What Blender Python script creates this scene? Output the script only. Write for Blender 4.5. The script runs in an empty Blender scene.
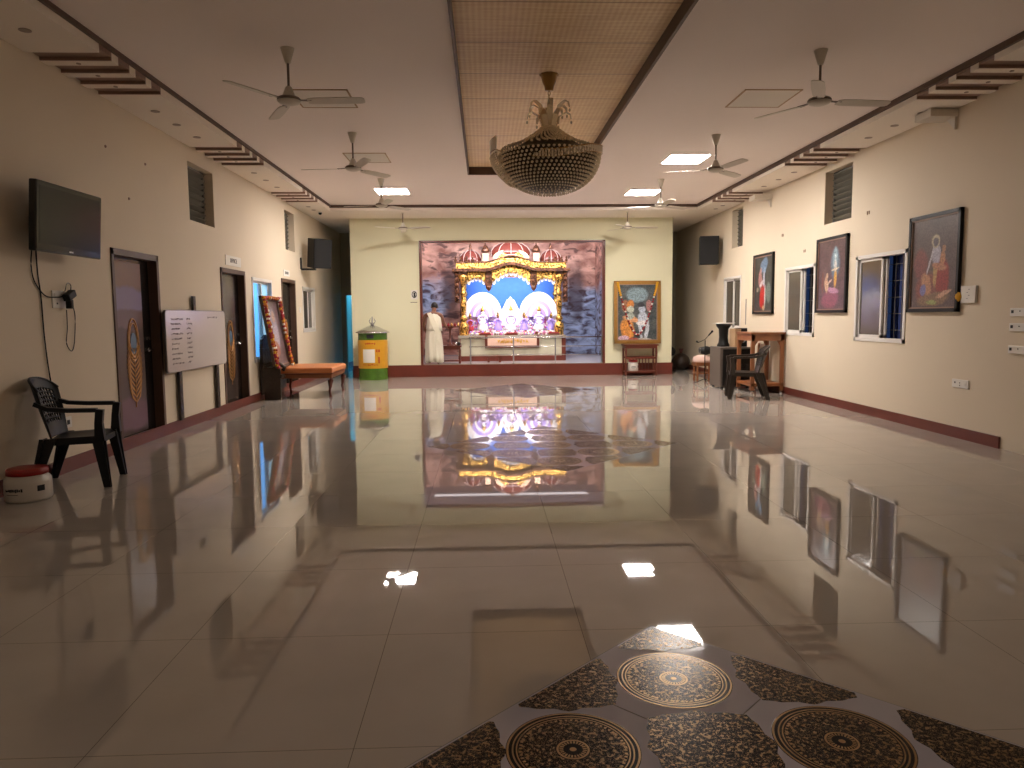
import bpy, bmesh, math, random
from mathutils import Vector, Matrix
random.seed(7)
PI = math.pi
sc = bpy.context.scene
COL = sc.collection

# ------------------------------------------------------------------ camera
FPX = 732.3
cam_d = bpy.data.cameras.new('camera'); cam = bpy.data.objects.new('camera', cam_d); COL.objects.link(cam)
cam_d.sensor_fit = 'HORIZONTAL'; cam_d.sensor_width = 36.0; cam_d.lens = 36.0 * FPX / 1024
cam_d.clip_start = 0.05; cam_d.clip_end = 200
_y, _p, _r = math.radians(2.107), math.radians(5.282), math.radians(0.476)
fw = Vector((math.sin(_y) * math.cos(_p), math.cos(_y) * math.cos(_p), -math.sin(_p)))
rt = Vector((math.cos(_y), -math.sin(_y), 0)); up = rt.cross(fw)
rt2 = rt * math.cos(_r) - up * math.sin(_r); up2 = rt * math.sin(_r) + up * math.cos(_r)
cam.matrix_world = Matrix(((rt2.x, up2.x, -fw.x, 0), (rt2.y, up2.y, -fw.y, 0), (rt2.z, up2.z, -fw.z, 1.5), (0, 0, 0, 1)))
sc.camera = cam

# ------------------------------------------------------------------ world and exposure
w = bpy.data.worlds.new('world'); sc.world = w; w.use_nodes = True
w.node_tree.nodes['Background'].inputs[0].default_value = (0.004, 0.008, 0.022, 1)
w.node_tree.nodes['Background'].inputs[1].default_value = 1.0
vs = sc.view_settings
vs.view_transform = 'Standard'; vs.look = 'None'; vs.gamma = 1.0; vs.use_curve_mapping = False
vs.exposure = 1.5
PANEL_STRENGTH = 46.0          # the lit ceiling panels

# room figures
XL, XR, YB, YN = -4.15, 5.67, 18.48, -3.5
H, HC, HM = 3.93, 4.05, 4.17       # soffit, ceiling, mat ceiling
SL, SR, SB = -3.49, 4.97, 17.1     # inner edges of the soffit
CXL, CXR = -3.3, 4.75              # the centre wall
NXL, NXR, NT = -1.6, 3.04, 3.38    # altar opening
YF = 23.2

def area(name, loc, rot, sx, sy, power, color):
    l = bpy.data.lights.new(name, 'AREA'); l.shape = 'RECTANGLE'; l.size = sx; l.size_y = sy
    l.energy = power; l.color = color
    o = bpy.data.objects.new(name, l); o.location = loc; o.rotation_euler = rot; COL.objects.link(o); return o
area('altar_room_light', (0.75, 18.85, 3.70), (math.radians(76), 0, 0), 4.2, 0.22, 74, (1.0, 0.92, 0.91))
area('altar_back_light', (0.75, 22.0, 3.90), (math.radians(10), 0, 0), 4.6, 1.5, 14, (1.0, 0.92, 0.92))
area('altar_canopy_light', (0.75, 20.50, 2.62), (math.radians(38), 0, 0), 2.0, 0.12, 19, (0.98, 0.95, 1.0))
area('side_room_light', (-5.2, 14.0, 2.9), (0, 0, 0), 0.7, 0.7, 34, (0.45, 0.70, 1.0))
area('passage_light', (-3.9, 23.6, 3.8), (0, 0, 0), 0.5, 0.8, 70, (0.05, 0.42, 0.9))

# ------------------------------------------------------------------ materials
def new_mat(name):
    m = bpy.data.materials.new(name); m.use_nodes = True
    return m, m.node_tree, m.node_tree.nodes['Principled BSDF']
def mat(name, col, rough=0.5, metal=0.0, var=0.0, scale=8.0, bump=0.0, spec=None, coat=0.0, emit=0.0, stretch=None):
    m, nt, b = new_mat(name)
    b.inputs['Base Color'].default_value = (*col, 1); b.inputs['Roughness'].default_value = rough
    b.inputs['Metallic'].default_value = metal
    if spec is not None: b.inputs['Specular IOR Level'].default_value = spec
    if coat: b.inputs['Coat Weight'].default_value = coat; b.inputs['Coat Roughness'].default_value = 0.08
    if emit: b.inputs['Emission Color'].default_value = (*col, 1); b.inputs['Emission Strength'].default_value = emit
    if var or bump:
        tc = nt.nodes.new('ShaderNodeTexCoord'); n = nt.nodes.new('ShaderNodeTexNoise')
        mp = nt.nodes.new('ShaderNodeMapping')
        if stretch: mp.inputs['Scale'].default_value = stretch
        n.inputs['Scale'].default_value = scale; n.inputs['Detail'].default_value = 5
        nt.links.new(tc.outputs['Object'], mp.inputs[0]); nt.links.new(mp.outputs[0], n.inputs['Vector'])
        if var:
            mx = nt.nodes.new('ShaderNodeMix'); mx.data_type = 'RGBA'
            mx.inputs['A'].default_value = (*[c * (1 - var) for c in col], 1)
            mx.inputs['B'].default_value = (*[min(1, c * (1 + var)) for c in col], 1)
            fac = n.outputs['Fac']
            if var > .5:
                k = nt.nodes.new('ShaderNodeMapRange'); k.inputs['From Min'].default_value = .42; k.inputs['From Max'].default_value = .58
                nt.links.new(fac, k.inputs['Value']); fac = k.outputs[0]
            nt.links.new(fac, mx.inputs['Factor']); nt.links.new(mx.outputs['Result'], b.inputs['Base Color'])
        if bump:
            bp = nt.nodes.new('ShaderNodeBump'); bp.inputs['Strength'].default_value = bump; bp.inputs['Distance'].default_value = 0.02
            nt.links.new(n.outputs['Fac'], bp.inputs['Height']); nt.links.new(bp.outputs[0], b.inputs['Normal'])
    return m

def math_n(nt, op, a, b=None):
    n = nt.nodes.new('ShaderNodeMath'); n.operation = op
    for i, v in enumerate((a, b)):
        if v is None: continue
        if isinstance(v, (int, float)): n.inputs[i].default_value = v
        else: nt.links.new(v, n.inputs[i])
    return n.outputs[0]
def mix_n(nt, fac, a, b):
    n = nt.nodes.new('ShaderNodeMix'); n.data_type = 'RGBA'
    for key, v in (('Factor', fac), ('A', a), ('B', b)):
        if isinstance(v, (int, float)): n.inputs[key].default_value = v
        elif isinstance(v, tuple): n.inputs[key].default_value = (*v, 1)
        else: nt.links.new(v, n.inputs[key])
    return n.outputs['Result']

def painted(name, base_a, base_b, blobs, rough=0.35, nscale=6.0, warp=0.08, band=None, fine=0.0, metal=0.0):
    """a picture painted on a surface lying in the local x-z plane: soft-edged ellipses
    (cx, cz, rx, rz, degrees, colour) over a cloudy ground"""
    m, nt, b = new_mat(name)
    b.inputs['Roughness'].default_value = rough; b.inputs['Metallic'].default_value = metal
    tc = nt.nodes.new('ShaderNodeTexCoord')
    n = nt.nodes.new('ShaderNodeTexNoise'); n.inputs['Scale'].default_value = nscale; n.inputs['Detail'].default_value = 6
    nt.links.new(tc.outputs['Object'], n.inputs['Vector'])
    sub = nt.nodes.new('ShaderNodeVectorMath'); sub.operation = 'SUBTRACT'; sub.inputs[1].default_value = (.5, .5, .5)
    nt.links.new(n.outputs['Color'], sub.inputs[0])
    sc_ = nt.nodes.new('ShaderNodeVectorMath'); sc_.operation = 'SCALE'; sc_.inputs['Scale'].default_value = warp
    nt.links.new(sub.outputs[0], sc_.inputs[0])
    add = nt.nodes.new('ShaderNodeVectorMath'); add.operation = 'ADD'
    nt.links.new(tc.outputs['Object'], add.inputs[0]); nt.links.new(sc_.outputs[0], add.inputs[1])
    flat = nt.nodes.new('ShaderNodeVectorMath'); flat.operation = 'MULTIPLY'; flat.inputs[1].default_value = (1, 0, 1)
    nt.links.new(add.outputs[0], flat.inputs[0])
    r = nt.nodes.new('ShaderNodeMapRange'); r.inputs['From Min'].default_value = .35; r.inputs['From Max'].default_value = .65
    nt.links.new(n.outputs['Fac'], r.inputs['Value'])
    col = mix_n(nt, r.outputs[0], base_a, base_b)
    for (cx, cz, rx, rz, deg, c) in blobs:
        mp = nt.nodes.new('ShaderNodeMapping'); mp.vector_type = 'TEXTURE'
        mp.inputs['Location'].default_value = (cx, 0, cz); mp.inputs['Rotation'].default_value = (0, -math.radians(deg), 0)
        mp.inputs['Scale'].default_value = (rx, 1, rz)
        nt.links.new(flat.outputs[0], mp.inputs[0])
        ln = nt.nodes.new('ShaderNodeVectorMath'); ln.operation = 'LENGTH'; nt.links.new(mp.outputs[0], ln.inputs[0])
        k = nt.nodes.new('ShaderNodeMapRange'); k.inputs['From Min'].default_value = 1.08; k.inputs['From Max'].default_value = .8
        nt.links.new(ln.outputs['Value'], k.inputs['Value'])
        col = mix_n(nt, k.outputs[0], col, c)
    if fine:
        f = nt.nodes.new('ShaderNodeTexNoise'); f.inputs['Scale'].default_value = nscale * 7; f.inputs['Detail'].default_value = 3
        nt.links.new(tc.outputs['Object'], f.inputs['Vector'])
        k = nt.nodes.new('ShaderNodeMapRange'); k.inputs['From Min'].default_value = .4; k.inputs['From Max'].default_value = .6
        k.inputs['To Min'].default_value = 1 - fine; k.inputs['To Max'].default_value = 1 + fine
        nt.links.new(f.outputs['Fac'], k.inputs['Value'])
        v = nt.nodes.new('ShaderNodeVectorMath'); v.operation = 'SCALE'; nt.links.new(col, v.inputs[0]); nt.links.new(k.outputs[0], v.inputs['Scale'])
        col = v.outputs[0]
    nt.links.new(col, b.inputs['Base Color'])
    return m

M = {}
WALLC = (0.70, 0.60, 0.455)
M['wall'] = mat('cream_wall_paint', WALLC, 0.75, var=0.03, scale=1.2)
M['centre'] = mat('pale_green_cream_paint', (0.72, 0.69, 0.48), 0.75, var=0.02, scale=1.2)
M['ceiling'] = mat('ceiling_paint', (0.90, 0.81, 0.75), 0.85, var=0.02, scale=0.8)
M['soffit'] = mat('soffit_paint', (0.86, 0.78, 0.68), 0.8)
M['brown'] = mat('dark_brown_trim', (0.10, 0.055, 0.035), 0.5, var=0.2, scale=5)
M['slot'] = mat('brown_slot_laminate', (0.30, 0.19, 0.14), 0.5, var=0.2, scale=5)
M['redbase'] = mat('red_brown_skirting_tile', (0.14, 0.026, 0.014), 0.45, var=0.3, scale=3)
M['white'] = mat('white_plastic', (0.75, 0.72, 0.66), 0.4)
M['fan'] = mat('ivory_fan_enamel', (0.62, 0.56, 0.47), 0.35)
M['fanband'] = mat('brown_fan_band', (0.16, 0.12, 0.09), 0.35)
M['black'] = mat('black_plastic', (0.005, 0.005, 0.005), 0.45, spec=.3)
M['blackgloss'] = mat('black_gloss', (0.006, 0.006, 0.006), 0.12)
M['screen'] = mat('tv_screen', (0.012, 0.013, 0.009), 0.15, spec=.25)
M['chair'] = mat('black_chair_plastic', (0.006, 0.007, 0.009), 0.45, spec=.3)
M['chairb'] = mat('dark_brown_chair_plastic', (0.028, 0.02, 0.015), 0.35)
M['wood'] = mat('varnished_teak', (0.24, 0.085, 0.03), 0.3, var=0.35, scale=6, stretch=(1, 1, .2))
M['redwood'] = mat('dark_red_wood', (0.13, 0.03, 0.016), 0.3, var=0.35, scale=6)
M['carve'] = mat('dark_carved_wood', (0.03, 0.017, 0.01), 0.35, var=0.5, scale=18, bump=0.9)
M['orange'] = mat('orange_brown_upholstery', (0.55, 0.19, 0.06), 0.4, var=0.1, scale=3)
M['steel'] = mat('stainless_steel', (0.6, 0.6, 0.6), 0.2, 1.0)
M['steeld'] = mat('dull_grey_metal', (0.22, 0.21, 0.2), 0.4, .6)
M['gold'] = mat('gold_leaf', (0.46, 0.26, 0.06), 0.3, 0.8, var=0.85, scale=22, bump=1.0)
M['brass'] = mat('aged_brass', (0.35, 0.2, 0.07), 0.3, 0.9)
M['marble'] = mat('pale_green_marble', (0.55, 0.52, 0.38), 0.2, var=0.3, scale=4)
M['ledge'] = mat('grey_stone_ledge', (0.33, 0.29, 0.22), 0.2)
M['cloth'] = mat('white_cotton', (0.75, 0.70, 0.55), 0.9, bump=.3, scale=6)
M['skin'] = mat('brown_skin', (0.20, 0.085, 0.045), 0.5)
M['hair'] = mat('black_hair', (0.01, 0.008, 0.007), 0.6)
M['red'] = mat('red_plastic', (0.30, 0.012, 0.01), 0.35)
M['offwhite'] = mat('white_bucket_plastic', (0.6, 0.56, 0.5), 0.4)
M['ink'] = mat('black_ink', (0.012, 0.012, 0.015), 0.6)
M['glassdark'] = mat('tinted_window_glass', (0.10, 0.085, 0.065), 0.12, var=.1, scale=2)
M['night'] = mat('night_glass', (0.006, 0.012, 0.02), 0.08)
M['bluecurtain'] = mat('blue_curtain', (0.01, 0.03, 0.16), 0.7)
M['curtain'] = mat('dark_brown_curtain', (0.02, 0.012, 0.012), 0.8)
M['alu'] = mat('white_aluminium', (0.72, 0.69, 0.64), 0.35)
M['panel'] = mat('lit_panel', (1.0, 0.92, 0.86), emit=PANEL_STRENGTH)
M['panel_fill'] = mat('added_fill_panel', (1.0, 0.88, 0.76), emit=6.5)  # weaker glow for the unseen panels added behind the camera
M['diffuser'] = mat('unlit_panel', (0.72, 0.66, 0.58), 0.5)
M['bluepale'] = mat('pale_blue_paint', (0.30, 0.55, 0.75), 0.8)
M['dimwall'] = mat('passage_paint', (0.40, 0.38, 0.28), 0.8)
M['yellow'] = mat('yellow_petals', (0.75, 0.40, 0.02), 0.8)
M['petalw'] = mat('white_petals', (0.85, 0.82, 0.75), 0.8)
M['petalr'] = mat('red_petals', (0.32, 0.02, 0.03), 0.8)
M['petalp'] = mat('pink_petals', (0.75, 0.18, 0.45), 0.8)
M['purple'] = mat('lavender_silk', (0.38, 0.28, 0.75), 0.6)
M['idolw'] = mat('white_silk', (0.85, 0.83, 0.85), 0.6)
M['green'] = mat('green_enamel', (0.07, 0.16, 0.02), 0.2, var=.5, scale=10)
M['paper'] = mat('white_paper', (0.72, 0.68, 0.62), 0.8)
M['oak'] = mat('light_wood', (0.42, 0.27, 0.15), 0.4, var=.1)
M['greybox'] = mat('grey_brown_laminate', (0.11, 0.09, 0.075), 0.35)

def floor_mat():
    m, nt, b = new_mat('polished_beige_tile')
    g = nt.nodes.new('ShaderNodeNewGeometry'); s = nt.nodes.new('ShaderNodeSeparateXYZ'); nt.links.new(g.outputs['Position'], s.inputs[0])
    def line(sock, off, half):
        v = math_n(nt, 'DIVIDE', math_n(nt, 'SUBTRACT', sock, off), 0.922)
        f = math_n(nt, 'ABSOLUTE', math_n(nt, 'SUBTRACT', math_n(nt, 'FRACT', v), 0.5))
        return math_n(nt, 'GREATER_THAN', f, 0.5 - half), math_n(nt, 'FLOOR', v)
    lx, ix = line(s.outputs[0], -.474, .0014); ly, iy = line(s.outputs[1], 2.45, .0014)
    L = math_n(nt, 'MAXIMUM', lx, ly)
    wn = nt.nodes.new('ShaderNodeTexWhiteNoise'); wn.noise_dimensions = '2D'
    cb = nt.nodes.new('ShaderNodeCombineXYZ'); nt.links.new(ix, cb.inputs[0]); nt.links.new(iy, cb.inputs[1]); nt.links.new(cb.outputs[0], wn.inputs['Vector'])
    n = nt.nodes.new('ShaderNodeTexNoise'); n.inputs['Scale'].default_value = 2.5; n.inputs['Detail'].default_value = 6
    nt.links.new(g.outputs['Position'], n.inputs['Vector'])
    c1 = mix_n(nt, n.outputs['Fac'], (0.35, 0.305, 0.265), (0.43, 0.375, 0.325))
    c2 = mix_n(nt, math_n(nt, 'MULTIPLY', wn.outputs['Value'], .12), c1, (0.38, 0.32, 0.26))
    c3 = mix_n(nt, L, c2, (0.13, 0.10, 0.08))
    nt.links.new(c3, b.inputs['Base Color'])
    n2 = nt.nodes.new('ShaderNodeTexNoise'); n2.inputs['Scale'].default_value = 1.3; nt.links.new(g.outputs['Position'], n2.inputs['Vector'])
    rr = nt.nodes.new('ShaderNodeMapRange'); rr.inputs['To Min'].default_value = 0.012; rr.inputs['To Max'].default_value = 0.028
    nt.links.new(n2.outputs['Fac'], rr.inputs['Value']); nt.links.new(rr.outputs[0], b.inputs['Roughness'])
    b.inputs['IOR'].default_value = 1.6
    return m
M['floor'] = floor_mat()

def ornament(name, polar):
    """dark enamel with raised gold tracery; the round one has rings and a centre boss"""
    m, nt, b = new_mat(name)
    tc = nt.nodes.new('ShaderNodeTexCoord')
    v = nt.nodes.new('ShaderNodeTexVoronoi'); v.feature = 'F1'; v.inputs['Scale'].default_value = 58
    nt.links.new(tc.outputs['Object'], v.inputs['Vector'])
    n = nt.nodes.new('ShaderNodeTexNoise'); n.inputs['Scale'].default_value = 60; n.inputs['Detail'].default_value = 4
    nt.links.new(tc.outputs['Object'], n.inputs['Vector'])
    t1 = math_n(nt, 'LESS_THAN', v.outputs['Distance'], .22)
    t2 = math_n(nt, 'GREATER_THAN', n.outputs['Fac'], .57)
    t3 = math_n(nt, 'MULTIPLY', t1, math_n(nt, 'GREATER_THAN', n.outputs['Fac'], .47)); t4 = math_n(nt, 'LESS_THAN', math_n(nt, 'ABSOLUTE', math_n(nt, 'SUBTRACT', n.outputs['Fac'], .47)), .008)
    g = math_n(nt, 'MAXIMUM', math_n(nt, 'MAXIMUM', t3, t4), math_n(nt, 'MULTIPLY', t2, .8))
    if polar:
        ln = nt.nodes.new('ShaderNodeVectorMath'); ln.operation = 'LENGTH'; nt.links.new(tc.outputs['Object'], ln.inputs[0])
        r = ln.outputs['Value']
        def ring(a, bb): return math_n(nt, 'MULTIPLY', math_n(nt, 'GREATER_THAN', r, a), math_n(nt, 'LESS_THAN', r, bb))
        inner = math_n(nt, 'LESS_THAN', r, .19)
        hole = math_n(nt, 'GREATER_THAN', r, .062)
        g = math_n(nt, 'MULTIPLY', math_n(nt, 'MULTIPLY', g, inner), hole)
        for a, bb in ((.2245, .232), (.207, .213), (.194, .199), (.05, .058), (.0, .012)):
            g = math_n(nt, 'MAXIMUM', g, ring(a, bb))
        # beaded ring
        s = nt.nodes.new('ShaderNodeSeparateXYZ'); nt.links.new(tc.outputs['Object'], s.inputs[0])
        at = math_n(nt, 'ARCTAN2', s.outputs[1], s.outputs[0])
        bead = math_n(nt, 'GREATER_THAN', math_n(nt, 'SINE', math_n(nt, 'MULTIPLY', at, 60)), .1)
        g = math_n(nt, 'MAXIMUM', g, math_n(nt, 'MULTIPLY', ring(.178, .188), bead))
        bead2 = math_n(nt, 'GREATER_THAN', math_n(nt, 'SINE', math_n(nt, 'MULTIPLY', at, 24)), -.3)
        g = math_n(nt, 'MAXIMUM', g, math_n(nt, 'MULTIPLY', ring(.034, .048), bead2))
    col = mix_n(nt, g, (0.012, 0.008, 0.006), (0.30, 0.18, 0.07))
    nt.links.new(col, b.inputs['Base Color'])
    nt.links.new(math_n(nt, 'MULTIPLY', g, .75), b.inputs['Metallic'])
    nt.links.new(math_n(nt, 'ADD', math_n(nt, 'MULTIPLY', g, .08), .22), b.inputs['Roughness']); b.inputs['IOR'].default_value = 1.22
    bp = nt.nodes.new('ShaderNodeBump'); bp.inputs['Strength'].default_value = .5; bp.inputs['Distance'].default_value = .004
    nt.links.new(g, bp.inputs['Height']); nt.links.new(bp.outputs[0], b.inputs['Normal'])
    return m
M['medal'] = ornament('medallion_tracery', True)
M['tracery'] = ornament('filler_tracery', False)
M['lavtile'] = mat('lavender_grey_tile', (0.38, 0.355, 0.39), 0.05, var=.05, scale=3)
M['joint'] = mat('tile_joint', (0.10, 0.085, 0.07), 0.3)

def mat_bamboo():
    m, nt, b = new_mat('woven_bamboo_mat')
    tc = nt.nodes.new('ShaderNodeTexCoord'); s = nt.nodes.new('ShaderNodeSeparateXYZ'); nt.links.new(tc.outputs['Object'], s.inputs[0])
    a = math_n(nt, 'SINE', math_n(nt, 'MULTIPLY', s.outputs[0], 2 * PI / .055))
    c = math_n(nt, 'SINE', math_n(nt, 'MULTIPLY', s.outputs[1], 2 * PI / .075))
    n = nt.nodes.new('ShaderNodeTexNoise'); n.inputs['Scale'].default_value = 3; n.inputs['Detail'].default_value = 6
    mp = nt.nodes.new('ShaderNodeMapping'); mp.inputs['Scale'].default_value = (1, 9, 1); nt.links.new(tc.outputs['Object'], mp.inputs[0]); nt.links.new(mp.outputs[0], n.inputs['Vector'])
    wv = math_n(nt, 'ADD', math_n(nt, 'MULTIPLY', math_n(nt, 'ADD', a, 1), .2), math_n(nt, 'MULTIPLY', math_n(nt, 'ADD', c, 1), .12))
    wv = math_n(nt, 'ADD', wv, math_n(nt, 'MULTIPLY', math_n(nt, 'SUBTRACT', n.outputs['Fac'], .5), 1.6))
    # sheet joints every 0.93 m
    f = math_n(nt, 'ABSOLUTE', math_n(nt, 'SUBTRACT', math_n(nt, 'FRACT', math_n(nt, 'DIVIDE', s.outputs[1], .93)), .5))
    j = math_n(nt, 'GREATER_THAN', f, .488)
    col = mix_n(nt, wv, (0.74, 0.50, 0.25), (1.0, 0.80, 0.50))
    col = mix_n(nt, math_n(nt, 'MULTIPLY', j, .6), col, (0.28, 0.12, 0.05))
    nt.links.new(col, b.inputs['Base Color']); b.inputs['Roughness'].default_value = .55
    bp = nt.nodes.new('ShaderNodeBump'); bp.inputs['Strength'].default_value = .3; bp.inputs['Distance'].default_value = .01
    nt.links.new(wv, bp.inputs['Height']); nt.links.new(bp.outputs[0], b.inputs['Normal'])
    return m
M['bamboo'] = mat_bamboo()

def mat_rock():
    """rock-pattern wallpaper of the altar room: pink-brown rock, blue-grey patches, dark clefts"""
    m, nt, b = new_mat('rock_wallpaper')
    g = nt.nodes.new('ShaderNodeNewGeometry'); P = g.outputs['Position']
    def noise(scale, detail, st=(1, 1, 1), rot=0, dist=0):
        mp = nt.nodes.new('ShaderNodeMapping'); mp.inputs['Scale'].default_value = st; mp.inputs['Rotation'].default_value = (0, rot, 0)
        nt.links.new(P, mp.inputs[0]); n = nt.nodes.new('ShaderNodeTexNoise'); n.inputs['Scale'].default_value = scale
        n.inputs['Detail'].default_value = detail; n.inputs['Distortion'].default_value = dist; nt.links.new(mp.outputs[0], n.inputs['Vector']); return n.outputs['Fac']
    def rng(v, a, c):
        k = nt.nodes.new('ShaderNodeMapRange'); k.inputs['From Min'].default_value = a; k.inputs['From Max'].default_value = c; nt.links.new(v, k.inputs['Value']); return k.outputs[0]
    n1 = noise(1.5, 10, (1, .6, 1.8), .7, .5); n2 = noise(.9, 3); n3 = noise(2.6, 9, (1, 1, 2.2), .9, .7)
    col = mix_n(nt, rng(n1, .33, .66), (0.24, 0.09, 0.07), (0.80, 0.50, 0.42))
    s = nt.nodes.new('ShaderNodeSeparateXYZ'); nt.links.new(P, s.inputs[0])
    low = rng(math_n(nt, 'ADD', s.outputs[2], math_n(nt, 'MULTIPLY', n2, 2.0)), 3.75, 3.3)
    blue = mix_n(nt, rng(n3, .35, .65), (0.12, 0.15, 0.30), (0.55, 0.70, 0.98))
    xm = rng(math_n(nt, 'ADD', s.outputs[0], math_n(nt, 'MULTIPLY', n2, 1.2)), 2.6, 2.9)
    mp = nt.nodes.new('ShaderNodeMapping'); mp.vector_type = 'TEXTURE'; mp.inputs['Location'].default_value = (-1.55, 23, 2.1); mp.inputs['Scale'].default_value = (.62, 3, .8)
    nt.links.new(P, mp.inputs[0]); pl = nt.nodes.new('ShaderNodeVectorMath'); pl.operation = 'LENGTH'; nt.links.new(mp.outputs[0], pl.inputs[0])
    xm = math_n(nt, 'MAXIMUM', xm, rng(math_n(nt, 'ADD', pl.outputs['Value'], n3), 1.5, 1.25))
    hard = math_n(nt, 'MULTIPLY', low, xm)
    col = mix_n(nt, hard, col, blue)
    dark = math_n(nt, 'MULTIPLY', rng(n3, .46, .37), .8)
    col = mix_n(nt, dark, col, (0.07, 0.03, 0.03))
    # printed dark cleft in the rock on both sides of the altar
    for cx in (-1.05, 2.9):
        mp = nt.nodes.new('ShaderNodeMapping'); mp.vector_type = 'TEXTURE'; mp.inputs['Location'].default_value = (cx, 22.8, 2.2); mp.inputs['Scale'].default_value = (.35, 2, 1.1)
        nt.links.new(P, mp.inputs[0]); ln = nt.nodes.new('ShaderNodeVectorMath'); ln.operation = 'LENGTH'; nt.links.new(mp.outputs[0], ln.inputs[0])
        col = mix_n(nt, math_n(nt, 'MULTIPLY', rng(math_n(nt, 'ADD', ln.outputs['Value'], n3), 1.6, 1.1), .8), col, (0.05, 0.022, 0.03))
    nt.links.new(col, b.inputs['Base Color']); b.inputs['Roughness'].default_value = .6
    return m
M['rock'] = mat_rock()

# ------------------------------------------------------------------ mesh helpers
class MB:
    def __init__(s, matrix=None): s.bm = bmesh.new(); s.T = matrix or Matrix()
    def _v(s, p): return s.bm.verts.new(s.T @ Vector(p))
    def box(s, x0, x1, y0, y1, z0, z1, R=None):
        T = R or Matrix()
        v = [s._v(T @ Vector(p)) for p in ((x0,y0,z0),(x1,y0,z0),(x1,y1,z0),(x0,y1,z0),(x0,y0,z1),(x1,y0,z1),(x1,y1,z1),(x0,y1,z1))]
        for f in ((0,3,2,1),(4,5,6,7),(0,1,5,4),(1,2,6,5),(2,3,7,6),(3,0,4,7)): s.bm.faces.new([v[i] for i in f])
        return s
    def lathe(s, prof, seg=24, c=(0,0,0), cap=True, R=None, ribs=None):
        T = Matrix.Translation(c) @ (R or Matrix()); rings = []
        for r, z in prof:
            ring = []
            for i in range(seg):
                a = 2*PI*i/seg; k = r
                if ribs: k = r * (1 + ribs[1] * math.cos(ribs[0] * a))
                ring.append(s._v(T @ Vector((k*math.cos(a), k*math.sin(a), z))))
            rings.append(ring)
        for a, b in zip(rings, rings[1:]):
            for i in range(seg): s.bm.faces.new((a[i], a[(i+1)%seg], b[(i+1)%seg], b[i]))
        if cap: s.bm.faces.new(rings[0][::-1]); s.bm.faces.new(rings[-1])
        return s
    def tube(s, pts, r, seg=8, cap=True, closed=False):
        pts = [Vector(p) for p in pts]; n = len(pts); rings = []
        for i, p in enumerate(pts):
            a = pts[i-1] if (i or closed) else p; b = pts[(i+1) % n] if (i < n-1 or closed) else p
            d = (b - a).normalized() if (b-a).length > 1e-9 else Vector((0,0,1))
            u = d.cross(Vector((0,0,1)));
            if u.length < 0.05: u = d.cross(Vector((0,1,0)))
            u.normalize(); v = d.cross(u)
            rr = r[i] if isinstance(r, (list, tuple)) else r
            rings.append([s._v(p + (u*math.cos(2*PI*k/seg) + v*math.sin(2*PI*k/seg))*rr) for k in range(seg)])
        m = n if closed else n-1
        for i in range(m):
            a, b = rings[i], rings[(i+1) % n]
            for k in range(seg): s.bm.faces.new((a[k], a[(k+1)%seg], b[(k+1)%seg], b[k]))
        if cap and not closed: s.bm.faces.new(rings[0][::-1]); s.bm.faces.new(rings[-1])
        return s
    def prism(s, poly, y0, y1, R=None):
        """polygon in the x-z plane pushed from y0 to y1"""
        T = R or Matrix()
        a = [s._v(T @ Vector((x, y0, z))) for x, z in poly]; b = [s._v(T @ Vector((x, y1, z))) for x, z in poly]
        s.bm.faces.new(a); s.bm.faces.new(b[::-1]); n = len(poly)
        for i in range(n): s.bm.faces.new((a[i], b[i], b[(i+1)%n], a[(i+1)%n]))
        return s
    def plate(s, poly, z0, z1):
        a = [s._v((x, y, z0)) for x, y in poly]; b = [s._v((x, y, z1)) for x, y in poly]
        s.bm.faces.new(a[::-1]); s.bm.faces.new(b); n = len(poly)
        for i in range(n): s.bm.faces.new((a[i], a[(i+1)%n], b[(i+1)%n], b[i]))
        return s
    def ball(s, c, r, sub=1, sz=1.0):
        bmesh.ops.create_icosphere(s.bm, subdivisions=sub, radius=1, matrix=s.T @ Matrix.Translation(c) @ Matrix.Diagonal((r, r, r*sz, 1)))
        return s
    def sweep(s, pts, w, t, up=(0,1,0)):
        """flat bar of width w (along 'up') and thickness t through pts"""
        pts = [Vector(p) for p in pts]; n = len(pts); rings = []; U = Vector(up).normalized()
        for i, p in enumerate(pts):
            d = (pts[min(i+1, n-1)] - pts[max(i-1, 0)]).normalized(); q = d.cross(U).normalized()
            ww = (w[i] if isinstance(w, (list, tuple)) else w) / 2; tt = (t[i] if isinstance(t, (list, tuple)) else t) / 2
            rings.append([s._v(p + U*a*ww + q*b*tt) for a, b in ((-1,-1),(1,-1),(1,1),(-1,1))])
        for a, b in zip(rings, rings[1:]):
            for k in range(4): s.bm.faces.new((a[k], a[(k+1)%4], b[(k+1)%4], b[k]))
        s.bm.faces.new(rings[0][::-1]); s.bm.faces.new(rings[-1])
        return s
    def build(s, name, m, parent=None, loc=None, rot=None, smooth=False, bevel=0.0, shift=None):
        me = bpy.data.meshes.new(name); bmesh.ops.recalc_face_normals(s.bm, faces=s.bm.faces); s.bm.to_mesh(me); s.bm.free()
        me.materials.append(M[m] if isinstance(m, str) else m)
        o = bpy.data.objects.new(name, me); COL.objects.link(o)
        if parent: o.parent = parent
        if loc: o.location = loc
        if rot is not None: o.rotation_euler = (0, 0, rot) if isinstance(rot, (int, float)) else rot
        if smooth: me.shade_smooth()
        if bevel:
            bv = o.modifiers.new('bevel', 'BEVEL'); bv.width = bevel; bv.segments = 2; bv.limit_method = 'ANGLE'
        return o
def tag(o, label=None, cat=None, group=None, kind=None):
    if label: o['label'] = label
    if cat: o['category'] = cat
    if group: o['group'] = group
    if kind: o['kind'] = kind
    return o
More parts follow.
